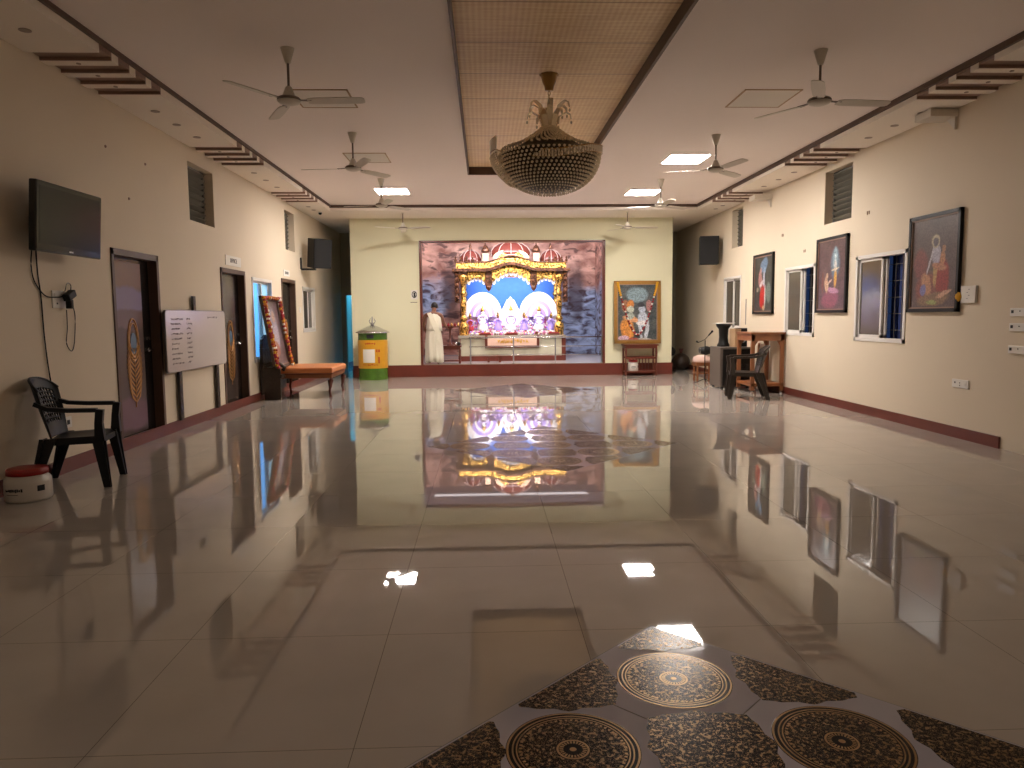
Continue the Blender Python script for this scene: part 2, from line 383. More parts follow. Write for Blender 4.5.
def thing(name, label, cat, loc=(0,0,0), rz=0, group=None):
    o = bpy.data.objects.new(name, None); COL.objects.link(o); o.empty_display_size = .1
    o.location = loc; o.rotation_euler = (0,0,rz) if isinstance(rz, (int, float)) else rz
    return tag(o, label, cat, group)
def copy_tree(o, parent=None):
    c = o.copy(); COL.objects.link(c)
    if parent: c.parent = parent
    for ch in list(o.children): copy_tree(ch, c)
    return c
def struct(mb, name, m, **k):
    o = mb.build(name, m, **k); o['kind'] = 'structure'; return o
def set_label(o, label, group=None):
    o['label'] = label
    if group: o['group'] = group
RL, RRt = PI/2, -PI/2      # rotation for things hung on the left / right wall (front faces local -Y)

# ------------------------------------------------------------------ room shell
def wall_x(name, x0, x1, ya, yb, z0, z1, holes, m):
    mb = MB(); ys = sorted({ya, yb, *[h[0] for h in holes], *[h[1] for h in holes]})
    for a, b in zip(ys, ys[1:]):
        hs = sorted([h for h in holes if h[0] <= a + 1e-6 and h[1] >= b - 1e-6], key=lambda h: h[2]); z = z0
        for h in hs:
            if h[2] > z: mb.box(x0, x1, a, b, z, h[2])
            z = h[3]
        if z < z1: mb.box(x0, x1, a, b, z, z1)
    return struct(mb, name, m)
DOORS = [(8.40, 9.58, 0.10, 2.30), (11.80, 12.98, 0.06, 2.31), (15.28, 16.38, 0.06, 2.32)]
LWIN = [(13.36, 14.60, .70, 2.24), (17.0, 18.22, 1.17, 2.22)]
LLOU = [(10.70, 11.66, 2.90, 3.72), (15.72, 16.48, 2.94, 3.76)]
RWIN = [(9.70, 11.06, 1.09, 2.36), (12.44, 13.70, 1.11, 2.36), (16.08, 17.24, 1.15, 2.36)]
RLOU = [(11.27, 12.18, 2.97, 3.82), (16.05, 16.76, 3.0, 3.85)]
wall_x('wall_left', XL-.25, XL, YN, 25.0, 0, 4.3, DOORS + LWIN + LLOU, 'wall')
wall_x('wall_right', XR, XR+.25, YN, 25.0, 0, 4.3, RWIN + RLOU, 'wall')
struct(MB().box(XL-.25, XR+.25, YN-.2, YN, 0, 4.3), 'wall_rear', 'wall')
# centre wall with the altar opening
mb = MB(); mb.box(CXL, NXL, YB, YB+.25, 0, H+.1).box(NXR, CXR, YB, YB+.25, 0, H+.1).box(NXL, NXR, YB, YB+.25, NT, H+.1)
struct(mb, 'wall_centre', 'centre')
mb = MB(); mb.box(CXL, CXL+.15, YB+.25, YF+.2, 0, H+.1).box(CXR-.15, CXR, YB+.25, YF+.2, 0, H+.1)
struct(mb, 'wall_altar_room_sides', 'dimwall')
mb = MB(); mb.box(-2.0, 3.5, YF, YF+.12, .3, H).box(-2.12, -2.0, YB+.25, YF+.12, .3, H).box(3.5, 3.62, YB+.25, YF+.12, .3, H)
struct(mb, 'wall_altar_back', 'rock')
struct(MB().box(CXL+.15, CXR-.15, YB+.25, YF+.2, H, H+.12), 'ceiling_altar_room', mat('lavender_ceiling', (0.62, 0.60, 0.72), .7))
struct(MB().box(NXL, NXR, YB, YB+.25, 0, .285).box(CXL+.15, CXR-.15, YB+.25, YF+.2, 0, .285), 'floor_altar_room', mat('white_marble_floor', (.55, .52, .5), .15, var=.1))
struct(MB().box(XL-.25, XR+.25, YN-.2, 25.0, -.12, 0), 'floor', 'floor')
# passages either side of the centre wall
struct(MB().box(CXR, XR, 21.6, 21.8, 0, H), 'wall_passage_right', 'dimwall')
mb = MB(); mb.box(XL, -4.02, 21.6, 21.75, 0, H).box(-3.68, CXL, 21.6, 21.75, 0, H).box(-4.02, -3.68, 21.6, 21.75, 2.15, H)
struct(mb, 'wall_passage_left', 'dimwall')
struct(MB().box(XL-.25, CXL+.15, 24.8, 25.0, 0, H), 'wall_passage_end', 'bluepale')
# ceiling: central field at HC with the mat recess, soffit round three sides
PX0, PX1, PY1 = -.27, 1.76, 13.45
mb = MB(); mb.box(SL-.05, PX0, YN, SB+.05, HC, HC+.2).box(PX1, SR+.05, YN, SB+.05, HC, HC+.2).box(PX0, PX1, PY1, SB+.05, HC, HC+.2)
struct(mb, 'ceiling', 'ceiling')
struct(MB().box(PX0-.02, PX1+.02, YN, PY1+.02, HM, HM+.08), 'ceiling_mat', 'bamboo')
mb = MB(); mb.box(PX0, PX0+.025, YN, PY1, HC-.02, HM).box(PX1-.03, PX1, YN, PY1, HC-.02, HM).box(PX0, PX1, PY1-.03, PY1, HC-.02, HM)
struct(mb, 'trim_1', 'brown')
PER, SLW = .352, .225
GL = [7.08, 10.82, 14.60]; GR = [7.18, 10.88, 14.72]
def soffit(name, xw, xi, groups):
    cuts = [(g + k*PER, g + k*PER + SLW) for g in groups for k in range(4)]
    x0, x1 = min(xw, xi), max(xw, xi); mb = MB(); y = YN
    for a, b in cuts: mb.box(x0, x1, y, a, H, H+.25); y = b
    mb.box(x0, x1, y, SB, H, H+.25); struct(mb, name, 'soffit')
    mb = MB(); s = 1 if xi > xw else -1                     # lining of each slot and the dark band under the ceiling
    for a, b in cuts:
        mb.box(x0, x1, a, b, H+.035, H+.16).box(x0, x1, a, a+.012, H+.004, H+.10).box(x0, x1, b-.012, b, H+.004, H+.10)
    struct(mb, name.replace('ceiling_soffit', 'trim'), 'slot')
soffit('ceiling_soffit_left', XL, SL, GL); soffit('ceiling_soffit_right', XR, SR, GR)
struct(MB().box(XL, XR, SB, YB, H, H+.25).box(XL, CXL+.15, YB, 25, H, H+.25).box(CXR-.15, XR, YB, 25, H, H+.25), 'ceiling_soffit_back', 'soffit')
mb = MB(); mb.box(SL, SL+.035, YN, SB, H+.08, HC).box(SR-.035, SR, YN, SB, H+.06, HC).box(SL, SR, SB-.035, SB, H+.06, HC)
struct(mb, 'trim_2', 'brown')
# skirting
def skirt(name, x0, x1, ya, yb, z): struct(MB().box(x0, x1, ya, yb, 0, z), name, 'redbase')
skirt('baseboard_left', XL, XL+.02, 5.0, 25, .14)
skirt('baseboard_right', XR-.02, XR, 7.78, 21.6, .13)
mb = MB(); mb.box(CXL, CXR+.02, YB-.025, YB, 0, .295).box(CXR, CXR+.02, YB, 21.6, 0, .2).box(CXL-.02, CXL, YB, 21.6, 0, .2)
struct(mb, 'baseboard_back', 'redbase')
skirt('baseboard_passage', CXR, XR, 21.58, 21.6, .2)
struct(MB().box(NXL, NXR, YB-.02, YB+.05, .285, .305), 'trim_5', 'ledge')
mb = MB(); t = .045
mb.box(NXL-.005, NXL+t, YB-.03, YB+.25, .30, NT).box(NXR-t, NXR+.005, YB-.03, YB+.25, .30, NT).box(NXL, NXR, YB-.03, YB+.25, NT-.03, NT+.005)
struct(mb, 'trim_6', 'redwood')
# rooms seen through the left window and the passage door
mb = MB(); mb.box(-6.4, -6.3, 12.8, 15.4, 0, 3.2).box(-6.4, XL-.25, 12.7, 12.8, 0, 3.2).box(-6.4, XL-.25, 15.4, 15.5, 0, 3.2).box(-6.4, XL-.25, 12.7, 15.5, 3.2, 3.3).box(-6.4, XL-.25, 12.7, 15.5, -.1, 0)
struct(mb, 'wall_side_room', 'bluepale')

# ------------------------------------------------------------------ doors
def feather(mb_gold, mb_eye, cx, z0, z1, y):
    L = z1 - z0
    mb_gold.sweep([(cx, y, z0), (cx + .02, y, z0 + L*.35), (cx + .01, y, z0 + L*.7)], .008, .01, up=(0,1,0))
    n = 11
    for i in range(n):
        t = i / (n - 1); zz = z0 + .06 + L * .60 * t; ln = .06 + .13 * math.sin(PI * (.25 + .6 * t))
        for s in (-1, 1):
            p0 = Vector((cx + .015, y, zz)); p1 = p0 + Vector((s * ln * .6, 0, ln * .45)); p2 = p0 + Vector((s * ln, 0, ln * 1.25))
            mb_gold.sweep([p0, p1, p2], [.006, .006, .004], [.014, .03, .004], up=(0,1,0))
    for k, rr in enumerate((1.0, .82)):       # golden rings of the eye
        pts = [(cx + .01 + .13*rr*math.cos(a), y, z1 - .24 + .25*rr*math.sin(a)*(1.15 if math.sin(a) > 0 else .85)) for a in [2*PI*i/28 for i in range(28)]]
        mb_gold.tube(pts, .010, 5, closed=True)
    mb_eye.prism([(cx + .01 + .075*math.cos(a), z1 - .25 + .13*math.sin(a)) for a in [2*PI*i/20 for i in range(20)]], y - .003, y + .004)
M['feather'] = mat('golden_feather_print', (0.50, 0.26, 0.08), .3, .5, var=.3, scale=20)
M['eye'] = mat('blue_feather_eye', (0.06, 0.14, 0.20), .3)
M['doorleaf'] = painted('violet_brown_door_laminate', (0.085, 0.05, 0.035), (0.11, 0.065, 0.045), [
    (-.12, 2.0, .65, .3, 0, (0.20, 0.10, 0.05)), (-.12, 1.62, .65, .17, 0, (0.20, 0.15, 0.24)), (-.12, 1.40, .65, .12, 0, (0.16, 0.09, 0.08)), (-.12, .25, .6, .22, 0, (0.17, 0.08, 0.10))], rough=.4, nscale=2, warp=.25)
M['doordark'] = mat('black_brown_door_wood', (0.012, 0.009, 0.008), .25)
def make_door(idx, hole, leafmat):
    ya, yb, z0, z1 = hole; wd = yb - ya; h = z1 - z0
    root = struct(MB().box(-wd/2, wd/2, .20, .24, 0, h), 'door_%d' % idx, 'doordark', loc=(XL, (ya+yb)/2, z0), rot=RL)
    f = MB(); f.box(-wd/2, -wd/2+.05, -.015, .2, 0, h).box(wd/2-.06, wd/2, -.015, .2, 0, h).box(-wd/2, wd/2, -.015, .2, h-.07, h)
    f.build('door_frame', 'brown', root)
    MB().box(-wd/2+.05, wd/2-.06, .10, .15, 0.01, h-.07).build('door_leaf', 'doordark', root)
    MB().box(-wd/2+.055, wd/2-.30, .085, .10, 0.03, h-.12).build('door_panel', leafmat, root)
    a, b = MB(), MB(); feather(a, b, .0, .34, 1.36, .08); a.build('feather_motif', 'feather', root); b.build('feather_eye', 'eye', root)
    hx = wd/2 - .17; g = MB(); g.lathe([(.026, -.012), (.026, .012)], 16, (hx, .09, 1.02), R=Matrix.Rotation(PI/2, 4, 'X')).tube([(hx, .085, 1.02), (hx, .04, 1.02), (hx-.11, .035, 1.01), (hx-.12, .035, 1.0)], .011, 8)
    g.build('door_handle', 'steel', root, smooth=True)
    k = MB(); k.lathe([(.024, -.01), (.024, .01)], 16, (hx+.02, .088, 1.16), R=Matrix.Rotation(PI/2, 4, 'X')).lathe([(.02, -.01), (.02, .01)], 16, (hx-.05, .088, 1.16), R=Matrix.Rotation(PI/2, 4, 'X'))
    k.build('door_lock', 'steel', root)
    return root
make_door(1, DOORS[0], 'doorleaf')
for i in (1, 2): make_door(i+1, DOORS[i], mat('dark_door_laminate_%d' % i, (0.055, 0.038, 0.03), .2, var=.2, scale=2) if i == 1 else 'doordark')

# ------------------------------------------------------------------ windows
def make_window(idx, side, hole, left='glassdark', right='night', bars=True, open_=True, curtain=None):
    ya, yb, z0, z1 = hole; wd, h = yb-ya, z1-z0
    X, rz = (XL, RL) if side == 'L' else (XR, RRt); t = .055
    f = MB(); f.box(-wd/2, -wd/2+t, -.012, .1, 0, h).box(wd/2-t, wd/2, -.012, .1, 0, h).box(-wd/2, wd/2, -.012, .1, h-t, h).box(-wd/2, wd/2, -.012, .1, 0, t)
    root = struct(f, 'window_%d' % idx, 'alu', loc=(X, (ya+yb)/2, z0), rot=rz)
    def sash(x0, x1, y, gl, nm):
        s = MB(); q = .042
        s.box(x0, x0+q, y, y+.028, t, h-t).box(x1-q, x1, y, y+.028, t, h-t).box(x0, x1, y, y+.028, t, t+q).box(x0, x1, y, y+.028, h-t-q, h-t)
        so = s.build('sash', 'alu', root)
        if gl: MB().box(x0+q, x1-q, y+.010, y+.016, t+q, h-t-q).build('pane', gl, so)
    xs = -.02
    sash(-wd/2+t, xs+.05, .02, left, 'a')
    sash(xs-.02 if right != 'open' else xs-.08, (wd/2-t) if right != 'open' else xs+.10, .055, right if right != 'open' else left, 'b')
    if bars:
        g = MB()
        for k in range(5): zz = t + (h-2*t)*(k+.5)/5; g.box(-wd/2+t, wd/2-t, .14, .15, zz-.005, zz+.005)
        for k in range(3): xx = xs + (wd/2-xs)*(k+1)/4; g.box(xx-.005, xx+.005, .14, .15, t, h-t)
        g.build('window_grille', 'steeld', root)
    if curtain:
        c = MB(); n = 26; a0, b0 = xs, wd/2+.0
        for k in range(n):
            xx = a0 + (b0-a0)*k/n; c.box(xx, xx+(b0-a0)/n, .19+.012*math.sin(k*1.3), .205+.012*math.sin(k*1.3), .0, h)
        c.build('curtain', curtain, root)
    return root
make_window(1, 'R', RWIN[0], right='open', curtain='bluecurtain')
make_window(2, 'R', RWIN[1], right='open', curtain='curtain')
make_window(3, 'R', RWIN[2], right='glassdark', bars=False)
make_window(5, 'L', LWIN[1], right='glassdark', bars=False)
clear = mat('clear_glass', (.8, .9, .95), .02); clear.node_tree.nodes['Principled BSDF'].inputs['Transmission Weight'].default_value = 1; clear.node_tree.nodes['Principled BSDF'].inputs['IOR'].default_value = 1.05
make_window(4, 'L', LWIN[0], left=clear, right=clear, bars=False)
# louvred ventilators
def make_louvre(idx, side, hole, n=9):
    ya, yb, z0, z1 = hole; wd, h = yb-ya, z1-z0; X, rz = (XL, RL) if side == 'L' else (XR, RRt)
    f = MB(); t = .03; jam = .2
    f.box(-wd/2, -wd/2+t, .14, .2, 0, h).box(wd/2-t, wd/2, .14, .2, 0, h).box(-wd/2, wd/2, .14, .2, h-t, h).box(-wd/2, wd/2, .14, .2, 0, t)
    root = struct(f, 'window_%d' % idx, 'steeld', loc=(X, (ya+yb)/2, z0), rot=rz)
    struct_bk = MB().box(-wd/2, wd/2, .215, .23, 0, h).build('back_board', 'night', root)
    for k in range(n):
        zz = t + (h-2*t)*(k+.5)/n
        R = Matrix.Translation((0, .15, zz)) @ Matrix.Rotation(math.radians(-38), 4, 'X')
        MB().box(-wd/2+t, wd/2-t, -.052, .052, -.003, .003, R=R).build('louvre_slat', 'louvre', root)
M['louvre'] = mat('frosted_louvre_glass', (0.19, 0.18, 0.145), .25, spec=.5)
make_louvre(6, 'L', LLOU[0]); make_louvre(7, 'L', LLOU[1]); make_louvre(8, 'R', RLOU[0]); make_louvre(9, 'R', RLOU[1])
# passage door with blue-lit room behind
d = struct(MB().box(-3.70, -3.66, 21.75, 22.4, 0, 2.1), 'door_4', 'white')

# ------------------------------------------------------------------ ceiling lights
def light_panel(loc, lit, label, group):
    r = thing('ceiling_light', label, 'ceiling light', loc, 0, group)
    s = .335; f = MB(); q = .02
    f.box(-s, s, -s-.02, -s-.02+q, -.008, .0).box(-s, s, s+.02-q, s+.02, -.008, 0).box(-s, -s+q, -s-.02, s+.02, -.008, 0).box(s-q, s, -s-.02, s+.02, -.008, 0)
    f.build('frame', 'brass' if not lit else 'white', r)
    MB().box(-s+q, s-q, -s-.02+q, s+.02-q, -.005, 0).build('diffuser', ('panel' if loc[1] > 2 else 'panel_fill') if lit else 'diffuser', r)
light_panel((3.33, 12.2, HC), True, 'lit square ceiling light on the right, nearer of the two lit ones there', 'square ceiling lights')
light_panel((3.33, 15.45, HC), True, 'lit square ceiling light on the right, the farther and smaller one', 'square ceiling lights')
light_panel((-1.84, 15.25, HC), True, 'lit square ceiling light on the left beside the far fans', 'square ceiling lights')
light_panel((3.33, 8.85, HC), False, 'unlit square ceiling light panel beside the nearest right fan', 'square ceiling lights')
light_panel((-1.84, 8.9, HC), False, 'unlit square ceiling light panel beside the nearest left fan', 'square ceiling lights')
light_panel((-1.84, 12.1, HC), False, 'unlit square ceiling light panel beside the second left fan', 'square ceiling lights')

light_panel((3.33, -.6, HC), True, 'added unseen fill panel in the ceiling behind the viewpoint, right of the hall', 'square ceiling lights')  # this panel and the next are added out of view to light the foreground
light_panel((-1.84, -.6, HC), True, 'added unseen fill panel in the ceiling behind the viewpoint, left of the hall', 'square ceiling lights')
# downlights in the soffit
dl = None
M['downlight'] = mat('dull_downlight', (0.30, 0.23, 0.18), .4)
for side, X, gs in (('left', -3.83, GL), ('right', 5.36, GR)):
    spots = []
    for g in gs: spots += [(g + SLW + PER*k + (PER-SLW)/2, .022, 'between the brown slots') for k in range(3)]
    spots += [(y, .05, 'plain') for y in (6.55, 9.0, 9.6, 10.25, 12.7, 13.37, 14.07, 16.5, 17.0)]
    for y, r, w_ in spots:
        if dl is None or True:
            o = MB().lathe([(r, -.006), (r*.98, 0), (r*.7, 0), (r*.65, -.003)], 14).build('downlight', 'downlight')
        o.location = (X, y, H)
        g_i = [min(range(3), key=lambda q: abs(gs[q]+.6-y))][0]
        pos = ('nearest', 'middle', 'farthest')[g_i]
        if r < .03: tag(o, 'tiny round downlight between the brown slots of the %s slot group, %s soffit' % (pos, side), 'downlight', 'tiny downlights in the %s %s slot group' % (pos, side))
        else:
            seg = 'in front of the nearest' if y < 7 else 'between nearest and middle' if y < 10.7 else 'between middle and farthest' if y < 14.5 else 'beyond the farthest'
            tag(o, 'unlit round downlight in the %s soffit, %s slot groups' % (side, seg), 'downlight', '%s soffit downlights %s slot groups' % (side, seg))

# ------------------------------------------------------------------ ceiling fans
def fan(loc, ang, label):
    r = thing('ceiling_fan', label, 'ceiling fan', loc, 0, 'three-bladed ivory ceiling fans')
    MB().lathe([(.065, 0), (.062, -.01), (.028, -.13), (.022, -.14)], 24).build('canopy', 'fan', r, smooth=True)
    MB().lathe([(.012, -.13), (.012, -.40)], 12).build('down_rod', 'fanband', r, smooth=True)
    MB().lathe([(.022, -.35), (.03, -.36), (.062, -.44), (.066, -.45)], 24).build('lower_canopy', 'fan', r, smooth=True)
    MB().lathe([(.06, -.45), (.10, -.455), (.112, -.47), (.112, -.485)], 28).build('motor', 'fanband', r, smooth=True)
    MB().lathe([(.112, -.485), (.095, -.505), (.05, -.52), (.02, -.522)], 28).build('motor_cover', 'fan', r, smooth=True)
    for k in range(3):
        a = math.radians(ang + 120*k)
        T = Matrix.Rotation(a, 4, 'Z')
        b = MB(T); b.sweep([(.09, 0, -.478), (.16, 0, -.482), (.22, 0, -.486)], [.03, .035, .055], .006, up=(0,1,0)); br = b.build('blade_arm', 'fanband', r)
        T2 = T @ Matrix.Translation((0, 0, -.487)) @ Matrix.Rotation(math.radians(-11), 4, 'X')
        b = MB(T2); b.sweep([(.18, 0, 0), (.23, 0, 0), (.45, 0, .0), (.68, 0, 0), (.71, 0, 0), (.725, 0, 0)], [.085, .115, .125, .118, .10, .06], .007, up=(0,1,0))
        b.build('blade', 'fan', r)
    return r
FL = [(-1.84, 7.29, -3, 'white ceiling fan nearest the camera on the left, blade pointing at the television'),
      (-1.80, 10.5, 55, 'second white ceiling fan from the front on the left side'),
      (-1.88, 13.9, 50, 'third ceiling fan on the left, in front of the lit square panel'),
      (-1.88, 17.5, -25, 'farthest left ceiling fan, hanging before the pale centre wall'),
      (3.30, 7.27, 4, 'white ceiling fan nearest the camera on the right, above the large framed painting'),
      (3.33, 10.6, 45, 'second ceiling fan from the front on the right, beside the lit panel'),
      (3.36, 14.0, 35, 'third ceiling fan on the right, beside the farther lit panel'),
      (3.40, 17.45, 0, 'farthest right ceiling fan, hanging before the pale centre wall')]
for x, y, a, lab in FL: fan((x, y, HC), a, lab)

# ------------------------------------------------------------------ chandelier
def chandelier():
    r = thing('chandelier', 'large gold and crystal chandelier hanging from the woven mat ceiling', 'chandelier', (.75, 8.4, HM))
    z = lambda v: v - HM
    MB().lathe([(.105, z(4.17)), (.10, z(4.155)), (.085, z(4.15)), (.075, z(4.10)), (.05, z(4.04)), (.045, z(4.0))], 28, ribs=(10, .05)).build('canopy', 'brass', r, smooth=True)
    c = MB()
    for k in range(7):
        zz = z(4.0) - .03 - k*.042; a = k*PI/2
        c.tube([(.013*math.cos(t)*math.cos(a), .013*math.cos(t)*math.sin(a), zz + .026*math.sin(t)) for t in [2*PI*i/10 for i in range(10)]], .0045, 5, closed=True)
    c.lathe([(.008, z(3.80)), (.008, z(3.42))], 8); c.build('chain', 'brass', r)
    f = MB()
    for k in range(12):
        a = 2*PI*k/12; ca, sa = math.cos(a), math.sin(a); hh = .10 if k % 2 else 0
        pr = [(.05, 3.45), (.075, 3.60+hh*.6), (.12, 3.72+hh), (.19, 3.765+hh), (.235, 3.74+hh), (.245, 3.69+hh)]
        f.sweep([(q*ca, q*sa, z(zz)) for q, zz in pr], [.05, .06, .065, .055, .04, .02], .006, up=(-sa, ca, 0))
        f.tube([(q*ca, q*sa, z(zz)+.006) for q, zz in pr], .006, 5)
        f.ball((.247*ca, .247*sa, z(3.655+hh)), .013, 1, 1.6)
    f.build('crystal_plume', 'crystal', r)
    # upper tent of beads
    b = MB()
    for k in range(40):
        a0 = 2*PI*k/40
        for j in range(16):
            t = j/15; rr = .07 + .46*t; zz = 3.62 - .27*t**.8 - .02*math.sin(PI*t); a = a0 + .5*t
            b.ball((rr*math.cos(a), rr*math.sin(a), z(zz)), .0125 + .003*(j % 2), 1)
    o = b.build('bead_tent', 'crystal', r, smooth=True); o['kind'] = 'stuff'
    MB().lathe([(.05, z(3.57)), (.24, z(3.455)), (.41, z(3.35)), (.48, z(3.31))], 32, cap=False).build('tent_frame', 'bowlin', r, smooth=True)
    # spiral crown ring of baguette crystals
    ring = MB(); bag = MB(); N = 92
    pts = []
    for i in range(N+1):
        t = i/N; a = math.radians(232 + 335*t); rr = .50 + .09*min(1, t*3) + .09*max(0, t-.55)/.45; zz = 3.285 - .035*math.sin(PI*min(1, t*4)) + .11*min(1, max(0, t-.12)/.30) + .035*max(0, t-.45)/.55
        pts.append((rr*math.cos(a), rr*math.sin(a), z(zz)))
    ring.tube(pts, .008, 6)
    ring.tube([(p[0], p[1], p[2]-.076-.06*max(0, i/N-.6)/.4) for i, p in enumerate(pts)], .005, 6)
    ring.build('crown_ring', 'brass', r)
    for i, p in enumerate(pts):
        a = math.radians(232 + 335*i/N)
        hl = .038 + .03*max(0, i/N-.6)/.4
        R = Matrix.Translation((p[0], p[1], p[2]-hl)) @ Matrix.Rotation(a, 4, 'Z')
        bag.box(-.005, .005, -.011, .011, -hl, hl, R=R)
    o = bag.build('baguette_crystals', 'crystalb', r); o['kind'] = 'stuff'
    # outer hanging flap where the spiral ends on the left
    q = MB()
    for i in range(0, 22):
        a = math.radians(232 + 335*(1 - i/92*1.25)); rr = .68 - .003*i
        for j in range(14): q.ball(((rr-.004*j - .0008*j*j)*math.cos(a), (rr-.004*j-.0008*j*j)*math.sin(a), z(3.26-.0012*i-.020*j)), .0125, 1)
    o = q.build('bead_flap', 'crystal', r, smooth=True); o['kind'] = 'stuff'
    # bowl of beads
    b = MB(); rows = 17
    for j in range(rows):
        t = (j+.1)/rows; ph = t*PI/2; rr = .565*math.cos(ph)**.9; zz = 3.285 - .425*math.sin(ph)
        n = 64 if rr > .28 else 32 if rr > .12 else 12
        for i in range(n):
            a = 2*PI*i/n + .062*j; b.ball((rr*math.cos(a), rr*math.sin(a), z(zz)), min(.018, max(.011, rr*.036)), 1)
    o = b.build('bead_bowl', 'crystal', r, smooth=True); o['kind'] = 'stuff'
    prof = [(.53*math.cos(t*PI/2)**.9 if t < 1 else .002, z(3.30 - .415*math.sin(t*PI/2))) for t in [i/14 for i in range(15)]]
    MB().lathe(prof, 40, cap=False).build('bowl_frame', 'bowlin', r, smooth=True)
M['crystal'] = mat('smoky_crystal_beads', (1.0, 0.86, 0.64), 0.08, .6, spec=1.0)
M['crystalb'] = mat('clear_crystal_bars', (0.95, 0.85, 0.70), 0.1, .1, spec=1.0)
M['bowlin'] = mat('dark_inner_frame', (0.03, 0.02, 0.012), 0.5, .2)
chandelier()

# ------------------------------------------------------------------ floor inlays
def inlay(cx, cy, hd, label):
    r = thing('floor_inlay', label, 'floor inlay', (cx, cy, 0), 0, 'ornamental floor inlays')
    e = .0006
    MB().plate([(0, -hd-.006), (hd+.006, 0), (0, hd+.006), (-hd-.006, 0)], 0, e).build('border', 'joint', r)
    MB().plate([(0, -hd), (hd, 0), (0, hd), (-hd, 0)], e, 2*e).build('ground_tile', 'lavtile', r)
    s = .475
    cells = []
    for i in range(-3, 4):
        for j in range(-3, 4):
            if abs(i) + abs(j) <= 3 and (i + j) % 2 == 0 and abs(i)+abs(j) <= 2: cells.append((i*s-.025, j*s))
    first = None
    for (x, y) in cells:
        R0 = .235
        if first is None:
            first = MB().lathe([(R0, 0), (R0, .0006), (R0-.001, .0008)], 64).build('medallion', 'medal', r); o = first
        else: o = first.copy(); COL.objects.link(o)
        o.parent = r; o.location = (x, y, 2*e)
    def clip(poly):      # clip a polygon to the diamond |x|+|y| <= hd - .01
        h2 = hd - .012
        for sx, sy in ((1,1),(1,-1),(-1,1),(-1,-1)):
            out = []
            for k in range(len(poly)):
                p, q = poly[k], poly[(k+1) % len(poly)]
                fp = sx*p[0] + sy*p[1] - h2; fq = sx*q[0] + sy*q[1] - h2
                if fp <= 0: out.append(p)
                if (fp < 0 < fq) or (fq < 0 < fp):
                    t = fp/(fp-fq); out.append((p[0]+(q[0]-p[0])*t, p[1]+(q[1]-p[1])*t))
            poly = out
            if len(poly) < 3: return None
        return poly
    for i in range(-4, 5):
        for j in range(-4, 5):
            if (i + j) % 2 == 0: continue
            x, y = i*s-.01, j*s
            if abs(x)+abs(y) > hd + .12: continue
            pts = []
            n = 48
            for k in range(n):
                a = 2*PI*k/n; c, sn = abs(math.cos(a)), abs(math.sin(a))
                rr = .222/max(c, sn)*(1 - .13*abs(math.sin(2*a))**2) + .008*math.cos(12*a)
                pts.append((x + rr*math.cos(a), y + rr*math.sin(a)))
            pl = clip(pts)
            if pl: MB().plate(pl, 2*e, 2*e+.0007).build('filler_ornament', 'tracery', r)
    g = MB()
    for (x, y) in cells:
        oc = .5*s*2; k = .195; K = .475-k+.19
        for sx, sy in ((1,1),(1,-1),(-1,1),(-1,-1)):
            # joint across the gap between two neighbouring medallions, square to the line joining them
            mx, my = x + sx*s/2, y + sy*s/2
            if abs(mx)+abs(my) > hd-.08: continue
            d = Vector((sx, -sy)).normalized()*.085
            nrm = Vector((sx, sy)).normalized()*.0022
            g.plate([(mx-d.x-nrm.x, my-d.y-nrm.y), (mx+d.x-nrm.x, my+d.y-nrm.y), (mx+d.x+nrm.x, my+d.y+nrm.y), (mx-d.x+nrm.x, my-d.y+nrm.y)], 2*e, 2*e+.0003)
    g.build('tile_joints', 'joint', r)
inlay(.79, 1.93, 1.47, 'dark and gold medallion inlay on lavender tile in the near floor, nearest the camera')
inlay(.79, 8.43, 1.47, 'medallion floor inlay beneath the chandelier, under the mirrored glow of the altar')
inlay(.79, 14.85, 1.47, 'farthest medallion floor inlay, just in front of the altar step')

# ------------------------------------------------------------------ paintings
def framed(name, loc, rz, wd, h, canvas, label, cat='painting', fr='black', fw_=.045, group=None, tilt=0, liner=True):
    r = thing(name, label, cat, loc, (tilt, 0, rz) if tilt else rz, group)
    f = MB(); f.box(-wd/2, -wd/2+fw_, -.045, 0, 0, h).box(wd/2-fw_, wd/2, -.045, 0, 0, h).box(-wd/2, wd/2, -.045, 0, 0, fw_).box(-wd/2, wd/2, -.045, 0, h-fw_, h)
    f.build('frame', fr, r)
    if liner:
        q = fw_; s = .018; l = MB(); l.box(-wd/2+q, -wd/2+q+s, -.035, 0, q, h-q).box(wd/2-q-s, wd/2-q, -.035, 0, q, h-q).box(-wd/2+q, wd/2-q, -.035, 0, q, q+s).box(-wd/2+q, wd/2-q, -.035, 0, h-q-s, h-q)
        l.build('inner_frame', 'slot', r)
    MB().box(-wd/2+fw_, wd/2-fw_, -.02, -.005, fw_, h-fw_).build('canvas', canvas, r)
    return r
skinp = (.45, .22, .12)
